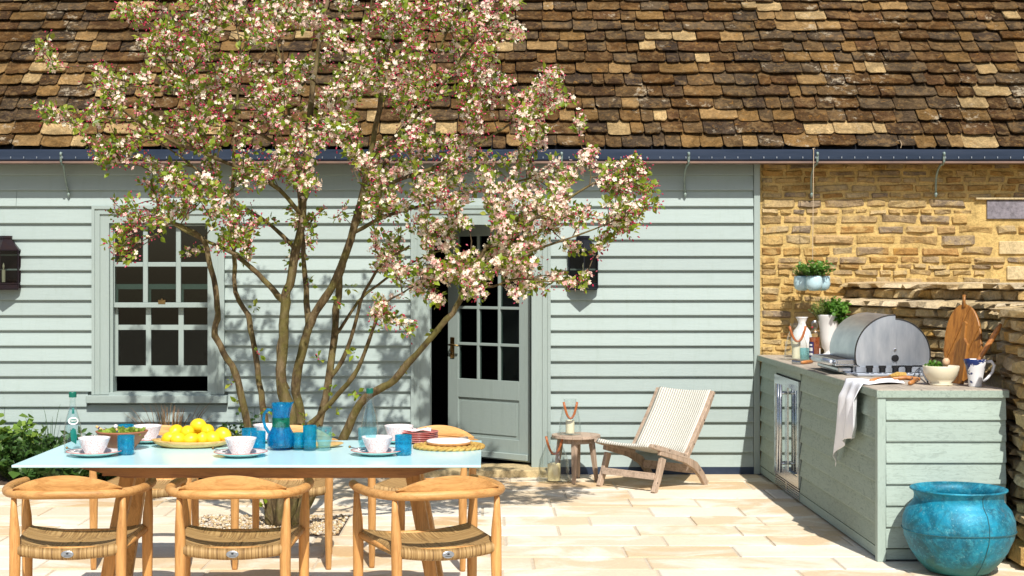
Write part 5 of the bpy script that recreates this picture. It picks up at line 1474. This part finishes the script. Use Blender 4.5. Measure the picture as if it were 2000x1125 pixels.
# tray with jug and glasses
tc = on(596, 873); platter('serving_tray', tc, .168, .080, .014, M['palewood'], 'long low pale wooden tray under the blue jug and glasses', 'tray', .8)
TT = TZ + .010
def ont(px, py): return onz(px, py, TT)
b = ont(549, 874); jg = thing('glass_jug', 'tall cobalt and turquoise blown glass jug with loop handle', 'jug', b)
pj = [(0,.002),(.050,.002),(.060,.012),(.0635,.035),(.058,.06),(.045,.082),(.038,.10),(.039,.14),(.041,.175),(.0425,.20),(.0405,.20),(.037,.14),(.036,.10),(.043,.08),(.055,.058),(.060,.035),(.056,.014),(0,.008)]
m = MB().lathe(pj, 32)
m.v = [((x + (.016*max(0,(z-.175)/.025) if x > .03 and abs(y) < .02 else 0)), y, z + (.004 if (z > .19 and x > .03 and abs(y) < .02) else 0)) for (x, y, z) in m.v]
obj('body', m, M['jugblue'], jg, smooth=True, wc=False)
M['medal'] = glass('green glass swirl', (.05,.45,.30), .05, 1.5, .7, (.01,.30,.16))
m = MB(); wrap(m, .0405, -PI*.95, -PI*.08, .088, .135, 14); obj('green_swirl', m, M['medal'], jg, wc=False)
Mm = Matrix.Translation((.0,-.0415,.098)) @ Matrix.Rotation(PI/2, 4, 'X')
obj('medallion', MB().lathe([(0,.004),(.006,.005),(.009,.002),(.014,.002),(.017,.005),(.020,.002),(.022,0)], 24, M=Mm), M['paleblue'], jg, smooth=True, wc=False)
obj('handle', MB().tube([(-.038,0,.165),(-.058,0,.170),(-.076,0,.150),(-.079,0,.120),(-.070,0,.090),(-.054,0,.066),(-.048,0,.06)], [.008,.008,.007,.007,.007,.007,.006], 10), M['jugblue'], jg, smooth=True, wc=False)
tumbler(ont(583, 875), .028, .068, M['blueglass'], 'small blue tumbler on the tray touching the jug', .9)
tumbler(ont(605, 876), .031, .103, M['blueglass'], 'tallest dark blue glass on the tray', .92)
tumbler(ont(633, 876), .037, .095, M['paleblue'], 'ribbed pale blue glass at the right of the tray', .72, ribs=1)
# plate stack
pc = on(817, 864)
M['coralplate'] = M['coral']
for i in range(6):
    r = .094 - .001*(i % 2)
    o = obj('dessert_plate', MB().lathe([(0,0),(r*.6,0),(r*.66,.002),(r,.010),(r*1.0,.0125),(r*.66,.006),(0,.005)], 36), [M['coral']], smooth=True)
    o.location = pc + Vector((RNG.uniform(-.002,.002), RNG.uniform(-.002,.002), i*.0082))
    tag(o, ['lowest coral plate of the stack, resting on the table','coral plate second from the bottom of the stack','coral plate third from the bottom of the stack','coral plate third from the top of the stack','coral plate just under the topmost one','topmost coral plate of the stack, holding folded napkin cloth'][i], 'plate', 'stacked coral plates')
nm_ = MB()
for j in range(9):
    for i in range(9):
        x, y = -.07+.14*i/8, -.06+.12*j/8; nm_.v.append((x, y, .004*math.sin(i*1.3+j*.7)+.003*math.cos(j*1.9)))
for j in range(8):
    for i in range(8): a = j*9+i; nm_.face((a, a+1, a+10, a+9))
o = obj('napkin', nm_, M['plate'], smooth=True); md = o.modifiers.new('thick', 'SOLIDIFY'); md.thickness = .003; o.location = pc + Vector((-.01,0,5*.0082+.0195)); tag(o, 'sprigged cloth napkin folded on the topmost coral plate', 'napkin')
# straw mat, cake, knife
mc = on(877, 875); mt = thing('straw_mat', 'round plaited straw mat under the sugared cake', 'placemat', mc)
for ri_, rr_ in enumerate((.148, .118, .088, .055)):
    m = MB(); n = int(rr_*150)
    for ph in (0, 1, 2):
        pts = []
        for i in range(n*6+1):
            a = 2*PI*i/(n*6); w_ = i/6*2*PI/2 + ph*2*PI/3
            pts.append(((rr_+.010*math.cos(w_))*math.cos(a), (rr_*.88+.010*math.cos(w_))*math.sin(a), .008+.005*math.sin(w_)))
        m.tube(pts, .0072, 5, cap=False)
    obj('plait', m, M['straw'], mt, smooth=True, wc=False)
cc = mc + Vector((-.002,-.012,.0185))
ck = thing('cake', 'flat round almond cake dusted with icing sugar', 'cake', cc)
obj('sponge', MB().lathe([(0,0),(.097,0),(.101,.006),(.100,.012),(0,.012)], 40), M['cake'], ck, smooth=False, wc=False)
m = MB().lathe([(.099,.0125),(.099,.017),(.092,.020),(0,.0205)], 40); obj('icing', m, M['icing'], ck, smooth=True, wc=False)
k0, k1, k2 = on(912, 861)+Vector((0,0,.014)), on(882, 866.5)+Vector((0,0,.014)), on(858, 869)+Vector((0,0,.006))
o = obj('cake_knife', MB().tube([k0, k0.lerp(k1,.5), k1], [.008,.0085,.0065], 10), M['grey_teakx'], smooth=True); tag(o, 'grey wooden handled knife lying behind the cake', 'knife')
obj('blade', MB().tube([k1, k1.lerp(k2,.5), k2], [.0065,.008,.002], 8, flat=.15, up=(0,0,1)), M['steel'], o, wc=False)

# ================================================================== THE CRAB APPLE TREE
TB = onz(548, 1028, 0)
tree = thing('blossom_tree', 'multi stemmed crab apple tree in pink and white blossom beside the table', 'tree', TB)
D0 = TB.y
stems = [  # (px, py, depth offset, radius)
 [(530,1022,.0,.030),(518,960,-.02,.026),(498,880,-.05,.024),(478,810,-.08,.023),(466,745,-.1,.022),(444,700,-.12,.021),(424,665,-.14,.020),(420,640,-.15,.019),(427,612,-.15,.018),(420,565,-.16,.017),(408,500,-.18,.016),(392,462,-.2,.014),(350,440,-.25,.011),(300,425,-.3,.008),(262,440,-.33,.005)],
 [(538,1022,.05,.028),(530,940,.08,.025),(516,815,.12,.021),(506,745,.15,.019),(492,660,.2,.018),(484,615,.22,.017),(461,570,.26,.015),(457,490,.3,.013),(452,400,.35,.012),(456,310,.4,.010),(462,220,.45,.008),(470,120,.5,.006),(460,30,.55,.004)],
 [(548,1026,.0,.050),(558,950,-.02,.046),(567,860,-.04,.040),(562,795,-.05,.038),(549,748,-.05,.034),(554,660,-.05,.031),(557,590,-.06,.030),(565,555,-.06,.028),(579,490,-.06,.027),(590,420,-.05,.025),(598,335,-.04,.023),(604,260,-.02,.020),(610,180,.0,.017),(622,100,.02,.013),(640,0,.04,.010),(650,-110,.05,.007),(655,-200,.05,.004)],
 [(557,590,-.06,.024),(536,570,-.05,.018),(505,535,-.02,.016),(470,505,.0,.014),(435,485,.03,.012),(395,468,.06,.010),(340,440,.1,.008),(280,405,.14,.006)],
 [(558,1024,.05,.042),(578,930,.06,.038),(588,850,.06,.034),(583,795,.06,.031),(577,752,.05,.029),(588,690,.03,.028),(603,640,.02,.026),(620,605,.0,.025),(648,563,-.03,.024),(675,495,-.06,.022),(702,400,-.1,.021),(722,310,-.12,.018),(740,215,-.13,.015),(750,130,-.14,.012),(775,40,-.15,.009),(800,-60,-.15,.006),(810,-140,-.15,.004)],
 [(603,640,.02,.022),(600,590,.08,.018),(595,510,.14,.015),(588,430,.2,.013),(582,350,.25,.012),(568,260,.3,.010),(556,170,.34,.008),(540,80,.38,.006),(525,-30,.42,.004)],
 [(566,1022,.1,.034),(598,935,.14,.030),(622,840,.18,.026),(640,745,.22,.024),(652,660,.25,.022),(660,580,.28,.021),(668,520,.3,.020),(690,455,.33,.017),(722,370,.36,.014),(760,300,.4,.012),(800,220,.43,.009),(840,130,.45,.007),(880,40,.47,.005),(900,-60,.5,.004)],
 [(640,745,.22,.016),(668,705,.2,.014),(692,635,.16,.012),(712,570,.12,.010),(748,515,.08,.008),(800,480,.04,.006)],
 [(585,845,.06,.020),(620,815,.0,.018),(650,780,-.06,.016),(690,735,-.12,.015),(712,690,-.16,.013),(735,625,-.2,.010),(748,595,-.22,.007)],
 [(572,1020,.0,.034),(620,945,-.08,.030),(668,865,-.16,.027),(702,790,-.22,.026),(738,762,-.26,.024),(770,742,-.3,.022),(812,692,-.35,.020),(860,637,-.4,.018),(892,600,-.43,.016),(905,560,-.45,.014),(930,515,-.46,.012),(965,470,-.46,.010),(1010,440,-.45,.009),(1070,415,-.43,.008),(1130,375,-.4,.007),(1190,340,-.38,.005),(1235,312,-.36,.003)],
 [(563,760,.0,.012),(545,700,.05,.010),(548,640,.1,.009),(560,600,.1,.008)],
 [(598,335,-.04,.016),(560,300,-.1,.012),(510,262,-.16,.010),(440,225,-.22,.008),(370,170,-.28,.006),(310,110,-.33,.004)],
 [(590,420,-.05,.016),(545,370,-.14,.013),(480,335,-.24,.011),(400,300,-.34,.010),(320,270,-.42,.008),(240,215,-.5,.006),(185,150,-.55,.003)],
 [(579,490,-.06,.015),(530,440,.05,.012),(470,400,.14,.010),(400,345,.22,.008),(330,290,.3,.006),(250,250,.36,.004)],
 [(702,400,-.1,.016),(760,360,-.05,.013),(840,330,.0,.011),(920,290,.05,.009),(1000,240,.1,.007),(1075,190,.14,.004)],
 [(722,310,-.12,.014),(790,250,-.2,.011),(860,170,-.28,.009),(920,90,-.34,.007),(970,20,-.38,.005),(1000,-50,-.4,.004)],
 [(690,455,.33,.013),(760,420,.3,.011),(850,395,.26,.009),(940,370,.22,.008),(1030,350,.18,.006),(1110,330,.15,.004)],
 [(930,515,-.46,.010),(1000,500,-.5,.008),(1070,480,-.52,.007),(1140,455,-.54,.005),(1200,430,-.55,.004),(1245,400,-.55,.003)],
 [(905,560,-.45,.009),(960,560,-.5,.007),(1010,545,-.54,.006),(1070,550,-.56,.004),(1125,545,-.57,.003)],
 [(604,260,-.02,.012),(660,200,-.1,.010),(700,130,-.16,.008),(720,50,-.2,.006),(730,-40,-.22,.004)],
 [(652,660,.25,.012),(700,590,.4,.010),(760,540,.5,.008),(830,500,.56,.006),(900,480,.6,.004)],
 [(370,170,-.28,.005),(330,90,-.3,.004),(330,10,-.3,.003)],
]
nodes = []; stemid = []
def crs(P_):
    V = [Vector(p) for p in P_]; out = []
    for i in range(len(V)-1):
        p0, p1, p2, p3 = V[max(i-1,0)], V[i], V[i+1], V[min(i+2,len(V)-1)]
        for j in range(3):
            t_ = j/3; out.append(.5*((2*p1)+(-p0+p2)*t_+(2*p0-5*p1+4*p2-p3)*t_*t_+(-p0+3*p1-3*p2+p3)*t_**3))
    out.append(V[-1]); return out
tr_ = random.Random(8)
skel = []
for si, s_ in enumerate(stems):
    s_ = [q_ for q_ in s_ if q_[1] > -70]
    pts = [P(px, py, D0+dd*1.0) for (px, py, dd, r) in s_]
    if s_[0][1] > 1000: pts[0].z = -.02
    pts = crs(pts); rad = []
    for i in range(len(pts)):
        u = i/3; k_ = min(int(u), len(s_)-2); rad.append((s_[k_][3] + (s_[k_+1][3]-s_[k_][3])*(u-k_))*1.0)
    rad = [r*(1+.10*tr_.uniform(-1,1)) for r in rad]
    for i in range(1, len(pts)-1): pts[i] += Vector((tr_.uniform(-1,1), tr_.uniform(-1,1), 0))*.006
    m = MB().tube(pts, rad, 10 if rad[0] > .02 else 7)
    obj('stem' if s_[0][1] > 1000 else 'branch', m, M['bark'], tree, smooth=True)
    for p in pts:
        if p.z > 1.3: skel.append(p)
# crown envelope in the photo plane
poly = [(330,-60),(200,50),(232,110),(190,150),(170,140),(200,200),(160,230),(60,195),(75,225),(160,260),(170,300),(200,345),(250,360),(205,420),(208,500),(255,500),(300,470),(360,500),(420,485),(520,520),(560,545),(600,480),(650,420),(720,470),(735,520),(760,560),(830,590),(900,600),(950,580),(1050,575),(1070,520),(1090,560),(1145,550),(1150,500),(1195,490),(1250,435),(1240,395),(1295,410),(1260,305),(1215,345),(1170,300),(1120,330),(1070,300),(1150,245),(1100,215),(1140,150),(1095,120),(1040,165),(1015,100),(1020,-60),(960,-220),(820,-320),(640,-360),(480,-300),(380,-180)]
def inside(x, y):
    c_ = False; n = len(poly)
    for i in range(n):
        x1_, y1_ = poly[i]; x2_, y2_ = poly[(i+1)%n]
        if (y1_ > y) != (y2_ > y) and x < (x2_-x1_)*(y-y1_)/(y2_-y1_)+x1_: c_ = not c_
    return c_
att = []
ar = random.Random(12)
while len(att) < 1060:
    x, y = ar.uniform(55, 1300), ar.uniform(-360, 605)
    if not inside(x, y): continue
    n_ = mnoise.noise(Vector((x/70, y/70, 3.1)))
    if n_ < ar.uniform(-.30, .25): continue
    if y < -20 and (y < -110 or ar.random() < .90): continue
    if 1085 < x < 1190 and 440 < y < 610: continue
    if 1095 < x < 1180 and 450 < y < 590: continue
    if y > 430 and x < 740 and ar.random() < .55: continue
    # thickness of the crown at this place
    ex, ey = (x-640)/640, (y-120)/560
    th_ = .85*math.sqrt(max(.06, 1-ex*ex*.9-ey*ey*.6)); dd = ar.uniform(-1, 1); dd = math.copysign(abs(dd)**.7, dd)*th_
    if x > 850 and y > 380: dd = ar.uniform(-.7, -.1)
    att.append(P(x, y, D0+dd))
extra = [(90,90),(75,105),(110,130),(150,250),(105,215),(200,140),(795,640),(750,605),(735,610),(745,590),(755,625),(235,450),(240,475),(255,495),(235,495),(850,590),(1140,545),(1110,550),(1085,548),(1060,555),(1280,400),(1255,395),(1235,315),(1225,345),(1215,365),(1205,350),(1240,425),(1215,430),(1200,450),(1185,470),(1170,480),(1122,482),(1140,240),(1135,320),(1160,300),(1145,310),(1100,395)]
for (x, y) in extra:
    for q in range(2): att.append(P(x+ar.uniform(-8,8), y+ar.uniform(-8,8), D0-.3+ar.uniform(-.12,.12)))
root = P(600, 700, D0)
att.sort(key=lambda a: min((a-s).length for s in skel[::3]))
NP = np.zeros((60000,3)); npn = 0
for p in skel: NP[npn] = p; npn += 1
rootn = np.array(root)
tw = MB(); clus = []      # clusters: (point, direction, strength)
rootd = np.zeros(60000); rootd[:npn] = np.linalg.norm(NP[:npn]-rootn, axis=1)
for a in att:
    an = np.array(a); dv = np.linalg.norm(NP[:npn]-an, axis=1); ra = np.linalg.norm(an-rootn)
    cost = dv + np.where(rootd[:npn] > ra-.05, .25+1.2*(rootd[:npn]-ra+.05), 0) + (dv < .05)*.3
    j = int(np.argmin(cost)); b0 = Vector(NP[j]); L_ = (a-b0).length
    if L_ < .02: continue
    k_ = max(2, int(L_/.07)+1)
    bow = Vector((ar.uniform(-1,1), ar.uniform(-1,1), ar.uniform(.0,1.2)))*L_*.12
    pts = [b0.lerp(a, i/k_) + bow*math.sin(PI*i/k_) + (Vector((ar.uniform(-1,1), ar.uniform(-1,1), ar.uniform(-1,1)))*.006 if 0 < i < k_ else Vector((0,0,0))) for i in range(k_+1)]
    r0 = min(.0085, .0024 + L_*.009)
    tw.tube(pts, [r0 + (.0019-r0)*i/k_ for i in range(k_+1)], 4, cap=False)
    for p in pts[1:]:
        NP[npn] = p; rootd[npn] = np.linalg.norm(np.array(p)-rootn); npn += 1
    dr = (pts[-1]-pts[-2]).normalized(); clus.append((pts[-1], dr, 1.0))
    acc = 0
    for i in range(len(pts)-2, 0, -1):
        acc += (pts[i+1]-pts[i]).length
        if acc > .42: break
        if ar.random() < .55: clus.append((pts[i], (pts[i]-pts[i-1]).normalized(), .75 - acc*.7))
obj('twigs', tw, M['twigbark'], tree, kind='stuff')
# leaf sprigs low on stems
low = []
for (px, py) in [(455,745),(500,600),(640,760),(700,690),(655,800),(565,560),(690,560),(540,430),(600,820),(735,640),(790,720),(845,650),(640,850),(690,770),(500,690),(528,800),(470,790),(455,850),(600,555),(560,480),(655,590),(620,700)]:
    p = P(px+ar.uniform(-6,6), py, D0-.05); low.append(p)
rr_ = RNG
fl_p = []; fl_d = []; bd_p = []; bd_d = []; lf_p = []; lf_d = []
for (p, d_, s_) in clus:
    whiteness = mnoise.noise(p*1.3)
    xn = (p.x + 1.2)
    nf = int(rr_.poisson(max(.4, (7.0 + 3.0*min(1.5, max(-1, xn*.9)))*s_*(1+whiteness))))
    nb = int(rr_.poisson(max(.4, 6.4*s_*(1-whiteness*1.1)*(1.3 if p.z > 2.2 else .9)))); nl = int(rr_.poisson(7.2*s_ + 1.4))
    pn = np.array(p)
    for q in range(nf):
        v = rr_.normal(size=3); v /= np.linalg.norm(v); v = v + np.array([0,-.35,.35]); v /= np.linalg.norm(v)
        fl_p.append(pn + v*rr_.uniform(.012,.038)*(.7+.5*s_) + np.array(d_)*rr_.uniform(-.025,.025)); fl_d.append(v + rr_.normal(size=3)*.3)
    for q in range(nb):
        v = rr_.normal(size=3); v /= np.linalg.norm(v); bd_p.append(pn + v*rr_.uniform(.02,.06) + np.array(d_)*rr_.uniform(-.04,.05)); bd_d.append(v)
    for q in range(nl):
        v = rr_.normal(size=3); v /= np.linalg.norm(v); lf_p.append(pn + v*rr_.uniform(.0,.04)); lf_d.append(v*.8 + np.array(d_)*.6 + np.array([0,0,.2]))
for p in low:
    for q in range(7):
        v = rr_.normal(size=3); v /= np.linalg.norm(v); lf_p.append(np.array(p)+v*.02); lf_d.append(v)
    if rr_.uniform() < .6:
        for q in range(3): v = rr_.normal(size=3); bd_p.append(np.array(p)+v*.012); bd_d.append(v)
# flower template: five cupped petals sharing the centre
tvx = [(0,0,0)]; tfx = []
for k_ in range(5):
    a = 2*PI*k_/5; w_ = .50
    for (rd, an_, z_) in ((.62, a-w_*1.1, .16), (1.0, a-w_*.60, .36), (1.0, a+w_*.60, .36), (.62, a+w_*1.1, .16)): tvx.append((rd*math.cos(an_), rd*math.sin(an_), z_))
    o_ = 1+k_*4; tfx.append((0, o_, o_+1, o_+2, o_+3))
N = len(fl_p); R = rot_from(np.array(fl_d)); s_ = (rr_.uniform(.0105, .0165, N))[:,None,None]
inst_mesh('blossom', tvx, tfx, R*s_, np.array(fl_p), M['petal'], tree)
bt_ = [(0,0,-1),(.55,0,-.1),(-.28,.5,-.1),(-.28,-.5,-.1),(.3,.2,.7),(-.3,.15,.7),(0,-.35,.7),(0,0,1)]
bf_ = [(0,2,1),(0,3,2),(0,1,3),(1,2,4),(2,5,4),(2,3,5),(3,6,5),(3,1,6),(1,4,6),(4,5,7),(5,6,7),(6,4,7)]
N2 = len(bd_p); R = rot_from(np.array(bd_d)); inst_mesh('buds', bt_, bf_, R*(rr_.uniform(.0065,.0105,N2))[:,None,None], np.array(bd_p), M['bud'], tree)
leaves('leaves', lf_p, lf_d, .042, M['leaf'], tree, wd=.30)
print('flowers', N, 'buds', N2, 'leaves', len(lf_p))
rs = MB(); rp = P(548, 1000, D0-.04)
rs.tube([P(533,1022,D0-.05), P(520,1000,D0-.07), P(511,985,D0-.09)], [.004,.003,.002], 5); obj('shoot', rs, M['twigbark'], tree)
leaves('shoot_leaves', [np.array(P(511,985,D0-.09))+rr_.normal(size=3)*.012 for _ in range(9)], [(rr_.normal(), rr_.normal(), .6) for _ in range(9)], .035, M['leaf'], tree)['kind'] = 'stuff'

# ================================================================== PLANTS IN THE BED
def plant(name, label, px, d_, r, h, n, size, mat, wd=.4, group=None, up=1):
    x = (px-VX)*d_/F; g = thing(name, label, 'plant', (x, d_, .01), 0, group)
    tuft('foliage', g, (x, d_, .012), r, h, n, size, mat, up, wd, flat=.8); return g
plant('leafy_shrub', 'bright yellow green leafy shrub at the left edge of the bed', 15, 11.4, .30, .54, 34, .068, M['brightleaf'], .42)
plant('leafy_shrub', 'small bright leaved shrub spilling beyond the picture edge', -70, 11.4, .3, .6, 30, .07, M['brightleaf'], .42)
plant('bedding_plant', 'dense dark green plant below the yellow green shrub', 40, 11.25, .36, .36, 130, .06, M['darkleaf'], .28, 'dark green plants in the bed')
plant('bedding_plant', 'dark green spiky plant left of the grass stalks', 130, 11.3, .34, .36, 120, .065, M['darkleaf'], .22, 'dark green plants in the bed')
plant('bedding_plant', 'low dark plant beneath the left corner of the table', 215, 11.25, .34, .28, 120, .065, M['darkleaf'], .3, 'dark green plants in the bed')
plant('bedding_plant', 'low broad leaved plant seen under the table near the left chairs', 110, 11.1, .36, .18, 70, .09, M['darkleaf'], .42, 'dark green plants in the bed')
plant('bedding_plant', 'dark plant under the window below the lemons', 310, 11.25, .3, .24, 70, .055, M['darkleaf'], .3, 'dark green plants in the bed')
plant('bedding_plant', 'bushy small leaved evergreen between lemons and tree stems', 415, 11.38, .26, .42, 120, .035, M['darkleaf'], .4, 'dark green plants in the bed')
plant('bedding_plant', 'upright small leaved evergreen behind the leftmost tree stem', 478, 11.4, .22, .52, 100, .035, M['darkleaf'], .4, 'dark green plants in the bed')
plant('bedding_plant', 'low green plant at the right end of the bed behind the stems', 530, 11.3, .2, .25, 60, .045, M['darkleaf'], .35, 'dark green plants in the bed')
plant('bedding_plant', 'low green plant at the bed front under the middle of the table', 250, 11.15, .3, .24, 90, .06, M['darkleaf'], .3, 'dark green plants in the bed')
plant('bedding_plant', 'low green plant at the bed front below the middle far chair', 365, 11.15, .3, .22, 90, .06, M['darkleaf'], .3, 'dark green plants in the bed')
plant('bedding_plant', 'low green plant at the bed front beside the tree stems', 455, 11.15, .28, .2, 70, .05, M['darkleaf'], .3, 'dark green plants in the bed')
# sedge tuft
def grass(name, label, px, d_, r, h, n, mat):
    x = (px-VX)*d_/F; g = thing(name, label, 'plant', (x, d_, .01)); m = MB()
    for i in range(n):
        a = RNG.uniform(0, 2*PI); rr = r*RNG.uniform(.1,1); hh = h*RNG.uniform(.6,1.0); b0 = Vector((x+RNG.normal()*.03, d_+RNG.normal()*.03, .01)); tip = b0 + Vector((rr*math.cos(a), rr*math.sin(a)*.6, hh)); md_ = b0.lerp(tip,.5)+Vector((0,0,.12*hh))
        m.tube([b0, b0.lerp(md_,.5)+Vector((0,0,.02)), md_, md_.lerp(tip,.6)+Vector((0,0,.02)), tip], [.0035,.003,.0026,.002,.0008], 3, cap=False)
    obj('blades', m, mat, g, kind='stuff')
grass('sedge', 'brown feathery sedge tuft under the window sill', 333, 11.42, .34, .56, 130, M['drygrass'])
grass('stalks', 'few thin dark green stalks against the weatherboards', 90, 11.45, .12, .55, 9, M['darkleaf'])
